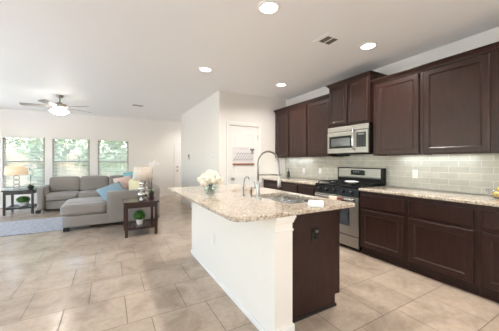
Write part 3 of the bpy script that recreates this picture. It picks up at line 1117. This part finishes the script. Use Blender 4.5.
# double sink
t = thing('kitchen_sink', 'double bowl stainless sink set into the island countertop', 'sink', (1.5, 1.96, .70))
def bowl(x0, x1, y0, y1, name):
    bm = BM()
    z1 = ITZ0 - .001
    loops = []
    for d, z, r in ((-.006, z1, .05), (.0, z1, .05), (.004, z1 - .17, .05), (.03, z1 - .195, .04), (.12, z1 - .2, .03)):
        loops.append([bm.verts.new((x, y, z)) for x, y in rrect(x0 + d, x1 - d, y0 + d, y1 - d, (r,) * 4, 5)])
    for a, c in zip(loops, loops[1:]):
        for k in range(len(a)):
            bm.faces.new([a[k], a[(k + 1) % len(a)], c[(k + 1) % len(a)], c[k]])
    bm.faces.new(loops[-1])
    o = obj(name, bm, M['sinksteel'], t, smooth=50)
    md = o.modifiers.new('thick', 'SOLIDIFY'); md.thickness = .002
    obj('drain', lathe(BM(), [(0, .001), (.02, .001), (.042, .004), (.045, .002), (.045, 0)], ((x0 + x1) / 2, (y0 + y1) / 2, z1 - .199), 18), M['chrome'], o, smooth=True)
ym = (SY0 + SY1) / 2
obj('divider', box(BM(), SX0 - .006, SX1 + .006, ym - .0125, ym + .0125, ITZ0 - .012, ITZ0 - .0008, .004), M['chrome'], t)
bowl(SX0 - .004, SX1 + .004, SY0 - .004, ym - .012, 'near_bowl')
bowl(SX0 - .004, SX1 + .004, ym + .012, SY1 + .004, 'far_bowl')

# spring faucet
fx, fy, fz = 1.245, 2.035, ITZ1
t = thing('spring_faucet', 'tall chrome spring faucet standing behind the island sink', 'faucet', (fx, fy, fz))
obj('base', lathe(BM(), [(0, 0), (.028, 0), (.028, .008), (.020, .014), (.020, .14), (.016, .15), (.011, .155), (.011, .17), (0, .17)], (fx, fy, fz), 20), M['nickel'], t, smooth=40)
obj('riser', tube(BM(), [(fx, fy, fz + .15), (fx, fy, fz + .30), (fx, fy, fz + .3279)], .0105, 12), M['nickel'], t, smooth=True)
r_ = .124
cxx, czz = fx + r_, fz + .328
arc = [(cxx - r_ * math.cos(a), fy, czz + r_ * math.sin(a)) for a in [math.pi * k / 24 for k in range(25)]]
arc = [(fx, fy, fz + .29)] + arc + [(fx + 2 * r_ + .004, fy, czz - .06), (fx + 2 * r_ + .006, fy, czz - .13)]
hs = obj('hose', tube(BM(), arc, .0065, 10), M['nickel'], t, smooth=True)
# coil: helix around the hose line
coil = BM()
pts = [Vector(p) for p in arc]
L_ = [0]
for a, c in zip(pts, pts[1:]): L_.append(L_[-1] + (c - a).length)
def onpath(s):
    for i in range(len(pts) - 1):
        if s <= L_[i + 1] or i == len(pts) - 2:
            f = (s - L_[i]) / (L_[i + 1] - L_[i])
            d = (pts[i + 1] - pts[i]).normalized()
            return pts[i].lerp(pts[i + 1], f), d
turns = 70
hp = []
for k in range(turns * 8 + 1):
    p, d = onpath(L_[-1] * .985 * k / (turns * 8))
    a = 2 * math.pi * k / 8
    nrm = d.cross(Vector((0, 1, 0))).normalized()
    hp.append(p + (nrm * math.cos(a) + Vector((0, 1, 0)) * math.sin(a)) * .0088)
tube(coil, hp, .0019, 5)
obj('spring_coil', coil, M['nickel'], t, smooth=True)
hx = fx + 2 * r_ + .006
obj('spray_head', lathe(BM(), [(0, 0), (.018, 0), (.021, .01), (.019, .06), (.015, .10), (.013, .115), (0, .115)], (hx, fy, fz + .09), 18), M['nickel'], t, smooth=40)
ab = BM()
tube(ab, [(fx, fy, fz + .222), (fx + .14, fy, fz + .222), (hx - .022, fy, fz + .216)], .0075, 8)
ring = [(hx + .024 * math.cos(a), fy + .024 * math.sin(a), fz + .216) for a in [2 * math.pi * k / 18 for k in range(18)]]
tube(ab, ring, .005, 6, True)
obj('holder_arm', ab, M['nickel'], t, smooth=True)
lb = BM()
tube(lb, [(fx, fy + .02, fz + .09), (fx, fy + .055, fz + .095)], .012, 10)
tube(lb, [(fx, fy + .05, fz + .095), (fx, fy + .075, fz + .15)], .005, 8)
obj('lever', lb, M['nickel'], t, smooth=True)

# small filter tap and soap dispenser
x, y = 1.19, 2.235
t = thing('filter_tap', 'small slim gooseneck tap left of the spring faucet', 'faucet', (x, y, fz))
obj('base', lathe(BM(), [(0, 0), (.022, 0), (.022, .006), (.014, .012), (.012, .05), (.008, .06), (0, .06)], (x, y, fz), 16), M['nickel'], t, smooth=40)
obj('spout', tube(BM(), [(x, y, fz + .055), (x + .006, y, fz + .12), (x + .018, y, fz + .17), (x + .038, y, fz + .192), (x + .06, y, fz + .190), (x + .072, y, fz + .165)], .0065, 10), M['nickel'], t, smooth=True)
obj('lever', tube(BM(), [(x, y, fz + .045), (x - .01, y - .035, fz + .055)], .005, 8), M['nickel'], t, smooth=True)
x, y = 1.225, 2.135
t = thing('soap_dispenser', 'short metal soap pump between the two taps', 'soap dispenser', (x, y, fz))
obj('base', lathe(BM(), [(0, 0), (.022, 0), (.022, .006), (.013, .012), (.012, .055), (.016, .06), (.016, .07), (0, .072)], (x, y, fz), 16), M['nickel'], t, smooth=40)
obj('nozzle', tube(BM(), [(x, y, fz + .07), (x, y, fz + .088), (x + .02, y, fz + .095), (x + .055, y, fz + .088)], .0055, 8), M['nickel'], t, smooth=True)
x, y = 1.205, 1.93
t = obj('sink_button', lathe(BM(), [(0, .03), (.016, .03), (.018, .026), (.018, .004), (.026, .003), (.026, 0), (0, 0)], (x, y, fz), 18), M['nickel'], at=(x, y, fz), smooth=40)
tag(t, 'short metal button cap beside the spring faucet base', 'sink accessory')

# folded cloth on the near end of the counter
cl = BM()
for k, (i, z) in enumerate(((0, 0), (.003, .007), (.0, .014))):
    cushion(cl, -.12 + i, .12 - i, -.06 + i, .06, z, z + .0068, .003, .0008)
rot_bm(cl, rz=R(45), loc=(1.455, 1.478, ITZ1 + .0012))
t = obj('folded_cloth', cl, M['towel'], at=(1.455, 1.478, ITZ1), smooth=True)
tag(t, 'white folded cloth lying on the granite beside the sink', 'cloth')

# hydrangeas in a glass bowl
vx, vy = .985, 2.63
t = thing('flower_vase', 'round glass vase of white hydrangeas on the island', 'flower vase', (vx, vy, ITZ1))
obj('vase', lathe(BM(), [(0, .002), (.05, .002), (.066, .02), (.070, .045), (.064, .075), (.057, .085), (.054, .085), (.061, .073), (.066, .045), (.062, .022), (.047, .006), (0, .006)], (vx, vy, ITZ1), 24), M['vaseglass'], t, smooth=True)
st = BM()
for k in range(8):
    a = k * .8
    tube(st, [(vx + .03 * math.cos(a + 2), vy + .03 * math.sin(a + 2), ITZ1 + .012), (vx + .02 * math.cos(a), vy + .02 * math.sin(a), ITZ1 + .09), (vx + .05 * math.cos(a), vy + .05 * math.sin(a), ITZ1 + .15)], .004, 6)
obj('stems', st, M['stem'], t, smooth=True)
rnd = random.Random(3)
heads = [(-.075, .0, .145), (.075, .015, .145), (0, -.05, .15), (0, .06, .17), (-.03, 0, .195), (.045, -.015, .195), (-.085, -.03, .12), (.09, -.03, .125), (-.06, -.055, .165), (.05, -.06, .17), (-.05, .06, .17), (.06, .06, .165), (.005, -.03, .205), (0, .03, .21), (-.09, .03, .15), (.10, .03, .155)]
for hx_, hy_, hz_ in heads:
    hb = BM()
    c = Vector((vx + hx_, vy + hy_, ITZ1 + hz_))
    ball(hb, c, .038, 10, 8)
    for k in range(75):
        d = Vector((rnd.gauss(0, 1), rnd.gauss(0, 1), rnd.gauss(0, 1))).normalized()
        p = c + d * .047
        u = d.cross(Vector((rnd.gauss(0, 1), rnd.gauss(0, 1), rnd.gauss(0, 1)))).normalized()
        w = d.cross(u)
        s_ = .013
        quad(hb, [p - u * s_, p - w * s_ + d * .004, p + u * s_, p + w * s_ + d * .004])
    obj('flower_head', hb, M['petal'], t)
for k, (a, zz) in enumerate(((-.4, .085), (-1.4, .07), (-2.2, .075), (-2.9, .10), (.6, .11))):
    lf = BM()
    d = Vector((math.cos(a), math.sin(a), -.25))
    s_ = Vector((-math.sin(a), math.cos(a), 0))
    c = Vector((vx, vy, ITZ1 + zz)) + d * .06
    vs = [c, c + d * .025 + s_ * .022, c + d * .055, c + d * .025 - s_ * .022]
    quad(lf, vs)
    o = obj('leaf', lf, M['leaf'], t)
    md = o.modifiers.new('thick', 'SOLIDIFY'); md.thickness = .0015

# ------------------------------------------------------------------ outlets and switches
def outlet(y, z, label, x=WX - .012):
    t = thing('wall_outlet', label, 'outlet', (x, y, z), 'outlets on the tiled wall')
    obj('plate', box(BM(), x - .006, x - .0003, y - .036, y + .036, z - .058, z + .058, .002), M['plastic'], t)
    for dz in (-.026, .026): obj('socket', box(BM(), x - .008, x - .0055, y - .016, y + .016, z + dz - .014, z + dz + .014, .002), M['pot'], t)
outlet(3.56, 1.075, 'white wall outlet on the tile nearest the range on its left')
outlet(4.03, 1.062, 'white wall outlet on the tile under the corner wall cabinets')
outlet(1.815, 1.098, 'white wall outlet on the tile right of the range')
t = thing('light_switch', 'white double light switch plate on the hall side wall', 'light switch', (HX, 5.03, 1.35))
obj('plate', box(BM(), HX - .006, HX - .0003, 4.975, 5.09, 1.29, 1.41, .002), M['plastic'], t)
for yy in (5.003, 5.057): obj('rocker', box(BM(), HX - .010, HX - .0055, yy - .016, yy + .016, 1.318, 1.382, .002), M['pot'], t)
t = thing('thermostat', 'narrow grey thermostat on the hall wall above the flowers', 'thermostat', (HX, 6.88, 1.39))
obj('case', box(BM(), HX - .022, HX - .0003, 6.83, 6.93, 1.31, 1.47, .006), M['ventgrey'], t)
obj('screen', box(BM(), HX - .024, HX - .0215, 6.845, 6.915, 1.39, 1.45, .001), M['display'], t)

# things on the pantry door
yf = dy + .001
t = thing('wall_calendar', 'white paper calendar with a slanted grey lattice on the pantry door', 'calendar', (2.50, yf, 1.26))
obj('sheet', box(BM(), 2.245, 2.765, yf - .006, yf - .002, 1.255, 1.575), M['paper'], t)
gl = BM()
yg0, yg1 = yf - .0068, yf - .0058
for k in range(8):
    x0 = 2.262 + k * .06
    prism(gl, [(x0, 1.28), (x0 + .017, 1.28), (min(x0 + .126, 2.75), 1.28 + (min(x0 + .126, 2.75) - x0 - .017) * 1.5), (min(x0 + .12, 2.744), 1.28 + (min(x0 + .12, 2.744) - x0) * 1.5)], yg0, yg1, 'y')
for k in (0, 3):
    box(gl, 2.27, 2.745, yg0, yg1, 1.30 + k * .045, 1.308 + k * .045)
box(gl, 2.40, 2.60, yg0, yg1, 1.535, 1.542)
obj('grid_print', gl, M['print'], t)
t = thing('hook_rail', 'narrow red brown wooden rail under the calendar on the pantry door', 'rail', (2.5, yf, 1.2))
obj('rail', box(BM(), 2.245, 2.765, yf - .018, yf - .001, 1.185, 1.225, .003), M['cork'], t)
for k in range(4):
    x0 = 2.30 + k * .137
    obj('hook', tube(BM(), [(x0, yf - .017, 1.205), (x0, yf - .03, 1.195), (x0, yf - .035, 1.178), (x0, yf - .045, 1.185)], .004, 6), M['nickel'], t, smooth=True)
t = thing('ribbon_bow', 'grey ribbon bow pinned to the calendar corner', 'bow', (2.715, yf - .007, 1.50))
bw = BM()
for s_ in (-1, 1):
    ball(bw, (2.715 + s_ * .028, yf - .018, 1.525), (.028, .010, .022), 12, 8)
obj('loops', bw, M['greyribbon'], t, smooth=True)
bw = BM()
for s_ in (-1, 1):
    prism(bw, [(2.71 + s_ * .004, 1.52), (2.72 + s_ * .004, 1.52), (2.735 + s_ * .022, 1.43), (2.712 + s_ * .022, 1.435)], yf - .016, yf - .011, 'y')
obj('tail', bw, M['greyribbon'], t)
ball_ = ball(BM(), (2.715, yf - .02, 1.522), (.011, .009, .012), 10, 6)
obj('knot', ball_, M['greyribbon'], t, smooth=True)

# dark bottle on the far counter
x, y = 3.50, 4.40
t = thing('dark_bottle', 'small dark pump bottle on the far counter below the corner cabinet', 'bottle', (x, y, .9035))
obj('body', lathe(BM(), [(0, 0), (.03, 0), (.032, .01), (.032, .11), (.026, .13), (.012, .14), (.012, .155), (0, .155)], (x, y, .9035), 18), M['blackglass'], t, smooth=40)
obj('pump', tube(BM(), [(x, y, 1.055), (x, y, 1.10), (x - .035, y, 1.10)], .006, 8), M['blackmatte'], t, smooth=True)

# wire bowl with lemons at the right edge
x, y, z = 3.32, .88, .9035
t = thing('wire_bowl', 'silver wire fruit bowl on the counter at the right edge of the photo', 'bowl', (x, y, z))
wb = BM()
for k in range(22):
    a = 2 * math.pi * k / 22
    pts_ = [(x + r * math.cos(a + q), y + r * math.sin(a + q), z + zz) for r, zz, q in ((.045, .004, 0), (.075, .02, .1), (.10, .05, .2), (.115, .085, .3))]
    tube(wb, pts_, .002, 5)
    pts_ = [(x + r * math.cos(a - q), y + r * math.sin(a - q), z + zz) for r, zz, q in ((.045, .004, 0), (.075, .02, .1), (.10, .05, .2), (.115, .085, .3))]
    tube(wb, pts_, .002, 5)
obj('wire_mesh', wb, M['chrome'], t, smooth=True)
rb = BM()
for r, zz in ((.045, .004), (.115, .085)):
    tube(rb, [(x + r * math.cos(2 * math.pi * k / 28), y + r * math.sin(2 * math.pi * k / 28), z + zz) for k in range(28)], .004, 6, True)
obj('rim', rb, M['chrome'], t, smooth=True)
for k, (dx, dy_, dz, a, lab) in enumerate(((.03, -.035, .052, .4, 'yellow lemon low in the wire bowl nearest the photo edge'), (-.045, .015, .048, 1.9, 'yellow lemon low in the wire bowl nearest the range'), (.0, .0, .098, 2.8, 'yellow lemon on top of the pile in the wire bowl'))):
    lm = BM()
    ball(lm, (0, 0, 0), (.038, .031, .031), 14, 10)
    ball(lm, (.037, 0, 0), (.010, .009, .009), 8, 6)
    rot_bm(lm, rz=a, loc=(x + dx, y + dy_, z + dz))
    o = obj('lemon', lm, M['lemon'], at=(x + dx, y + dy_, z + dz), smooth=True)
    tag(o, lab, 'fruit', 'lemons in the wire bowl')

# ------------------------------------------------------------------ living room: rug, sofa, pillows
rg = BM()
box(rg, -3.0, -.35, 5.66, 6.95, .0005, .012, .004)
t = obj('area_rug', rg, M['rug'], at=(-1.7, 6.3, 0))
tag(t, 'soft blue grey rug on the tile in front of the sofa', 'rug')

t = thing('sectional_sofa', 'large grey fabric sectional sofa with a chaise under the windows', 'sofa', (-.3, 7.2, 0))
SF = M['sofa']
AY0 = 5.47
b_ = BM()
cushion(b_, -1.40, .92, 7.76, 8.72, .07, .27, .025, 0)      # far run
cushion(b_, -.02, .92, 6.42, 7.80, .07, .27, .025, 0)       # middle run
obj('base_frame', b_, SF, t, smooth=True)
ch = obj('chaise_base', cushion(BM(), -.745, .74, AY0, 6.42, .07, .275, .02, 0), SF, t, smooth=True)
obj('arm', cushion(BM(), -.055, .76, AY0 - .005, AY0 + .20, .07, .68, .035, .004), SF, t, smooth=True)
obj('arm', cushion(BM(), -1.545, -1.405, 7.66, 8.72, .07, .625, .04, .004), SF, t, smooth=True)
bf = BM()
cushion(bf, .755, .93, AY0 - .02, 8.74, .07, .74, .05, .004)
obj('back_frame', bf, SF, t, smooth=True)
obj('back_frame', cushion(BM(), -1.44, .92, 8.56, 8.74, .07, .74, .05, .004), SF, t, smooth=True)
obj('seat_cushion', cushion(BM(), -.775, .66, AY0 + .205, 6.42, .275, .485, .05, .015), SF, t, smooth=True)
obj('seat_cushion', cushion(BM(), -.775, -.058, AY0 - .01, AY0 + .26, .28, .478, .05, .006), SF, t, smooth=True)
for a, c in ((6.44, 7.12), (7.13, 7.80)):
    obj('seat_cushion', cushion(BM(), -.03, .66, a, c, .272, .455, .045, .015), SF, t, smooth=True)
for a, c in ((-1.40, -.735), (-.728, -.035), (-.028, .66)):
    obj('seat_cushion', cushion(BM(), a, c, 7.74, 8.40, .272, .445, .045, .018), SF, t, smooth=True)
for a, c in ((-1.41, -.735), (-.728, -.035), (-.028, .56)):
    q = BM()
    cushion(q, a, c, -.10, .10, -.2, .2, .05, .012)
    rot_bm(q, rx=R(-8), loc=(0, 8.44, .635))
    obj('back_cushion', q, SF, t, smooth=True)
for a, c in ((5.70, 6.42), (6.43, 7.12), (7.13, 7.85)):
    q = BM()
    cushion(q, -.10, .10, a, c, -.2, .2, .05, .012)
    rot_bm(q, ry=R(8), loc=(.655, 0, .66))
    obj('back_cushion', q, SF, t, smooth=True)
for x, y in ((-.69, 5.53), (.66, 5.53), (.84, 5.55), (-1.52, 7.75), (-1.52, 8.65), (.84, 8.65), (-.69, 6.36)):
    f = BM()
    zt = .0705
    zb = .0125 if (x > -.4 or y > 7) is False and y > 5.66 else 0.0
    box(f, x - .045, x + .045, y - .035, y + .035, zb, zt, .004)
    obj('foot', f, M['foot'], t)

def put_pillow(name, w, h, th, m, rx, ry, rz, loc, label):
    bm = rot_bm(pillow(w, h, th), 0, 0, 0)
    bmesh.ops.transform(bm, matrix=Matrix.Translation(loc) @ Matrix.Rotation(R(rz), 4, 'Z') @ Matrix.Rotation(R(rx), 4, 'X') @ Matrix.Rotation(R(ry), 4, 'Y'), verts=bm.verts)
    o = obj(name, bm, m, at=loc, smooth=True)
    return tag(o, label, 'pillow', 'throw pillows on the chaise')
put_pillow('throw_pillow', .50, .46, .15, M['blue'], -46, -26, 4, (.06, 5.90, .615), 'large light blue throw pillow leaning inside the chaise arm')
put_pillow('throw_pillow', .38, .38, .14, M['pink'], -16, -10, 10, (.27, 6.24, .74), 'pale pink throw pillow behind the large blue pillow')
put_pillow('throw_pillow', .45, .45, .15, M['teal'], -10, -12, -40, (.46, 6.50, .82), 'teal throw pillow furthest back in the sofa corner')
put_pillow('throw_pillow', .40, .46, .14, M['yellow'], -8, -22, -62, (.47, 5.83, .72), 'pale yellow throw pillow behind the silver lamp')

# ------------------------------------------------------------------ end tables, lamps, plants
def end_table(x0, x1, y0, y1, h, m, label, shelf=.15, inset=.02, leg=.045):
    t = thing('end_table', label, 'table', ((x0 + x1) / 2, (y0 + y1) / 2, 0), 'dark end tables beside the sofa')
    obj('table_top', box(BM(), x0 - .025, x1 + .025, y0 - .025, y1 + .025, h - .028, h, .005), m, t)
    ap = BM()
    box(ap, x0 + leg, x1 - leg, y0 + .008, y0 + .026, h - .105, h - .0285)
    box(ap, x0 + leg, x1 - leg, y1 - .026, y1 - .008, h - .105, h - .0285)
    box(ap, x0 + .008, x0 + .026, y0 + leg, y1 - leg, h - .105, h - .0285)
    box(ap, x1 - .026, x1 - .008, y0 + leg, y1 - leg, h - .105, h - .0285)
    obj('apron', ap, m, t)
    for xx in (x0, x1 - leg):
        for yy in (y0, y1 - leg):
            obj('leg', box(BM(), xx, xx + leg, yy, yy + leg, 0, h - .0285, .003), m, t)
    sh = BM()
    box(sh, x0 + leg, x1 - leg, y0 + .01, y0 + .03, shelf - .035, shelf + .005)
    box(sh, x0 + leg, x1 - leg, y1 - .03, y1 - .01, shelf - .035, shelf + .005)
    box(sh, x0 + .01, x0 + .03, y0 + leg, y1 - leg, shelf - .035, shelf + .005)
    box(sh, x1 - .03, x1 - .01, y0 + leg, y1 - leg, shelf - .035, shelf + .005)
    n = 6
    wv = (x1 - x0 - 2 * leg) / n
    for k in range(n):
        box(sh, x0 + leg + wv * k + .006, x0 + leg + wv * (k + 1) - .006, y0 + .03, y1 - .03, shelf - .018, shelf)
    obj('slat_shelf', sh, m, t)
    return t
TX0, TX1, TY0, TY1, TH = .215, .725, 4.55, 5.08, .585
end_table(TX0, TX1, TY0, TY1, TH, M['darkwood'], 'dark mahogany end table behind the chaise arm')
UX0, UX1, UY0, UY1, UH = -2.17, -1.62, 7.80, 8.40, .58
end_table(UX0, UX1, UY0, UY1, UH, M['charwood'], 'charcoal end table under the windows left of the sofa', shelf=.16)

# silver stacked ball lamp
lx, ly = .52, 4.86
t = thing('table_lamp', 'table lamp with stacked silver balls and a pale drum shade on the mahogany table', 'lamp', (lx, ly, TH), 'table lamps')
obj('base', lathe(BM(), [(0, 0), (.07, 0), (.07, .012), (.03, .022), (.02, .03), (0, .03)], (lx, ly, TH), 24), M['mercury'], t, smooth=40)
z = TH + .025
for r, rz in ((.092, .060), (.082, .056), (.064, .050)):
    obj('silver_ball', ball(BM(), (lx, ly, z + rz), (r, r, rz), 20, 14), M['mercury'], t, smooth=True)
    z += 2 * rz - .010
obj('neck', tube(BM(), [(lx, ly, z - .005), (lx, ly, 1.15)], .008, 8), M['nickel'], t, smooth=True)
sh = BM()
lathe(sh, [(.17, 0), (.155, .235)], (lx, ly, .932), 36)
o = obj('lamp_shade', sh, M['shade_off'], t, smooth=True)
md = o.modifiers.new('thick', 'SOLIDIFY'); md.thickness = .003

# ring lamp, lit
mx, my = -2.0, 8.08
t = thing('table_lamp', 'lit table lamp with stacked chrome rings and a glowing wide shade', 'lamp', (mx, my, UH), 'table lamps')
obj('base', box(BM(), mx - .07, mx + .07, my - .05, my + .05, UH, UH + .02, .004), M['chrome'], t)
z = UH + .02
for k in range(3):
    rr_ = .058
    tube_ = tube(BM(), [(mx + rr_ * math.cos(a), my, z + rr_ - .004 + rr_ * math.sin(a)) for a in [2 * math.pi * j / 28 for j in range(28)]], .012, 8, True)
    obj('chrome_ring', tube_, M['nickel'], t, smooth=True)
    z += 2 * rr_ - .012
obj('neck', tube(BM(), [(mx, my, z - .004), (mx, my, 1.13)], .008, 8), M['chrome'], t, smooth=True)
sh = BM()
lathe(sh, [(.225, 0), (.205, .21)], (mx, my, .935), 36)
o = obj('lamp_shade', sh, M['shade'], t, smooth=True)
md = o.modifiers.new('thick', 'SOLIDIFY'); md.thickness = .003

def orchid(x, y, z, pot, h, sprays, label, seed, pr=.05, ph=.09):
    rnd = random.Random(seed)
    t = thing('potted_orchid', label, 'orchid', (x, y, z), 'white orchids beside the lamps')
    obj('pot', lathe(BM(), [(0, 0), (pr * .75, 0), (pr * .95, ph * .4), (pr, ph), (pr * .9, ph), (pr * .85, ph * .85), (0, ph * .8)], (x, y, z), 20), pot, t, smooth=50)
    for k in range(5):
        a = k * 1.3 + seed
        lf = BM()
        pts_ = []
        d = Vector((math.cos(a), math.sin(a), 0)); s_ = Vector((-math.sin(a), math.cos(a), 0))
        rows = []
        for i in range(6):
            f = i / 5
            c = Vector((x, y, z + ph * .85)) + d * (.12 * f) + Vector((0, 0, .05 * math.sin(f * 2.4)))
            w = .022 * math.sin(math.pi * (.12 + .86 * f))
            rows.append((lf.verts.new(c - s_ * w), lf.verts.new(c + Vector((0, 0, -.004))), lf.verts.new(c + s_ * w)))
        for p, q in zip(rows, rows[1:]):
            lf.faces.new([p[0], p[1], q[1], q[0]]); lf.faces.new([p[1], p[2], q[2], q[1]])
        obj('leaf', lf, M['leaf'], t, smooth=True)
    for dx, dy_, hh in sprays:
        p0 = Vector((x, y, z + ph * .8))
        pts_ = [p0 + Vector((dx * f ** 2.2, dy_ * f ** 2.2, hh * math.sin(f * 1.9) / math.sin(1.9 if 1.9 < 1.57 else 1.57))) for f in [i / 10 for i in range(11)]]
        obj('stem', tube(BM(), pts_, .0035, 6), M['stem'], t, smooth=True)
        for i in (6, 7, 8, 9, 10):
            fb_ = BM()
            c = pts_[i] + Vector((rnd.uniform(-.012, .012), -.012, rnd.uniform(-.01, .015)))
            for q in range(5):
                a = 2 * math.pi * q / 5 + .3
                u = Vector((math.cos(a), -.25, math.sin(a)))
                w = Vector((-math.sin(a), 0, math.cos(a)))
                quad(fb_, [c, c + u * .02 + w * .016, c + u * .038, c + u * .02 - w * .016])
            ball(fb_, c, .007, 6, 5)
            obj('bloom', fb_, M['orchid'], t)
orchid(-1.71, 7.98, UH, M['greypot'], .5, [(-.09, .0, .52), (.09, .0, .50), (.02, .02, .36)], 'white orchid in a grey pot beside the glowing lamp', 2, .068, .085)
orchid(.69, 5.02, TH, M['brownpot'], .5, [(.12, .03, .60), (-.02, .03, .57), (.06, .06, .52)], 'white orchid in a brown pot beside the silver ball lamp', 5)

def topiary(x, y, z, r, label, potshape, squash=1.0, seed=1):
    rnd = random.Random(seed)
    t = thing('potted_topiary', label, 'plant', (x, y, z), 'small topiary plants on the table shelves')
    obj('pot', lathe(BM(), potshape, (x, y, z), 20), M['pot'], t, smooth=50)
    ph = max(p[1] for p in potshape)
    fb_ = BM()
    c = Vector((x, y, z + ph + r * squash * .75))
    ball(fb_, c, (r * .86, r * .86, r * .86 * squash), 14, 10)
    for k in range(420):
        d = Vector((rnd.gauss(0, 1), rnd.gauss(0, 1), rnd.gauss(0, 1))).normalized()
        p = c + Vector((d.x * r * .9, d.y * r * .9, d.z * r * .9 * squash))
        u = (d + Vector((rnd.gauss(0, .5), rnd.gauss(0, .5), rnd.gauss(0, .5)))).normalized()
        w = u.cross(Vector((rnd.gauss(0, 1), rnd.gauss(0, 1), rnd.gauss(0, 1)))).normalized()
        quad(fb_, [p, p + u * .012 + w * .007, p + u * .026, p + u * .012 - w * .007])
    obj('foliage', fb_, M['topiary'], t)
topiary(.46, 4.80, .1505, .088, 'round green topiary in a small white pot on the mahogany table shelf', [(0, 0), (.045, 0), (.062, .085), (.064, .09), (.056, .09), (.054, .075), (0, .075)])
topiary(-1.87, 8.08, .1605, .13, 'green mound plant in a white bowl on the charcoal table shelf', [(0, 0), (.06, 0), (.10, .05), (.115, .10), (.105, .10), (.09, .085), (0, .085)], .62, 4)

# ------------------------------------------------------------------ window blinds
def blind(k, x0, x1, label):
    y = BY + .005
    t = thing('window_blind', label, 'blind', ((x0 + x1) / 2, y, WZ0), 'white slatted blinds in the living room windows')
    obj('head_rail', box(BM(), x0 + .008, x1 - .008, y - .03, y + .02, WZ1 - .055, WZ1 - .002, .004), M['blind'], t)
    s_ = BM()
    z = WZ0 + .05
    while z < WZ1 - .07:
        dzz = -.013
        quad(s_, [(x0 + .012, y - .022, z + dzz), (x1 - .012, y - .022, z + dzz), (x1 - .012, y + .022, z - dzz), (x0 + .012, y + .022, z - dzz)])
        z += .042
    o = obj('slats', s_, M['blind'], t)
    md = o.modifiers.new('thick', 'SOLIDIFY'); md.thickness = .003
    obj('bottom_rail', box(BM(), x0 + .01, x1 - .01, y - .022, y + .022, WZ0 + .003, WZ0 + .02, .003), M['blind'], t)
    cd = BM()
    for xx in (x0 + .12, x1 - .12):
        tube(cd, [(xx, y - .024, WZ0 + .02), (xx, y - .024, WZ1 - .05)], .0012, 4)
    obj('cord', cd, M['blind'], t)
blind(0, *WINS[0], 'white slatted blind in the window behind the glowing lamp')
blind(1, *WINS[1], 'white slatted blind in the middle living room window')
blind(2, *WINS[2], 'white slatted blind in the window above the throw pillows')

# ------------------------------------------------------------------ ceiling fan
fx, fy = -.965, 6.80
t = thing('ceiling_fan', 'five blade ceiling fan with a lit glass light kit in the living room', 'ceiling fan', (fx, fy, CZ))
obj('canopy', lathe(BM(), [(0, -.001), (.07, -.001), (.068, -.02), (.045, -.05), (.02, -.06), (0, -.06)], (fx, fy, CZ), 24), M['fanmetal'], t, smooth=50)
obj('downrod', tube(BM(), [(fx, fy, CZ - .055), (fx, fy, 2.54)], .013, 10), M['fanmetal'], t, smooth=True)
obj('motor_housing', lathe(BM(), [(0, .13), (.04, .13), (.06, .105), (.12, .095), (.145, .07), (.15, .035), (.13, .01), (.08, 0), (0, 0)], (fx, fy, 2.435), 32), M['fanmetal'], t, smooth=50)
for k in range(5):
    a = R(36 + 72 * k)
    bl = BM()
    prism(bl, [(.20, -.055), (.30, -.062), (.64, -.07), (.665, -.05), (.665, .05), (.64, .07), (.30, .062), (.20, .055)], -.004, .004, 'z')
    rot_bm(bl, rx=R(11))
    rot_bm(bl, rz=a, loc=(fx, fy, 2.465))
    bo = obj('blade', bl, M['blade'], t)
    ir = BM()
    prism(ir, [(.11, -.02), (.17, -.014), (.24, -.035), (.24, .035), (.17, .014), (.11, .02)], -.010, -.0045, 'z')
    rot_bm(ir, rz=a, loc=(fx, fy, 2.468))
    obj('blade_iron', ir, M['fanmetal'], bo)
obj('light_fitter', lathe(BM(), [(0, 0), (.075, 0), (.07, -.025), (.045, -.045), (0, -.05)], (fx, fy, 2.4345), 24), M['fanmetal'], t, smooth=50)
for k in range(4):
    a = R(20 + 90 * k)
    gb_ = lathe(BM(), [(.022, 0), (.034, -.02), (.052, -.055), (.062, -.085), (.058, -.085), (.030, -.02), (0, -.012)], (0, 0, 0), 18)
    rot_bm(gb_, ry=R(-38), loc=(.075, 0, -.02))
    rot_bm(gb_, rz=a, loc=(fx, fy, 2.425))
    obj('glass_shade', gb_, M['fanglass'], t, smooth=True)
for dx in (-.02, .02):
    pc = BM()
    tube(pc, [(fx + dx, fy - .03, 2.39), (fx + dx, fy - .03, 2.26)], .0018, 5)
    ball(pc, (fx + dx, fy - .03, 2.25), (.006, .006, .013), 8, 6)
    obj('pull_chain', pc, M['fanmetal'], t, smooth=True)
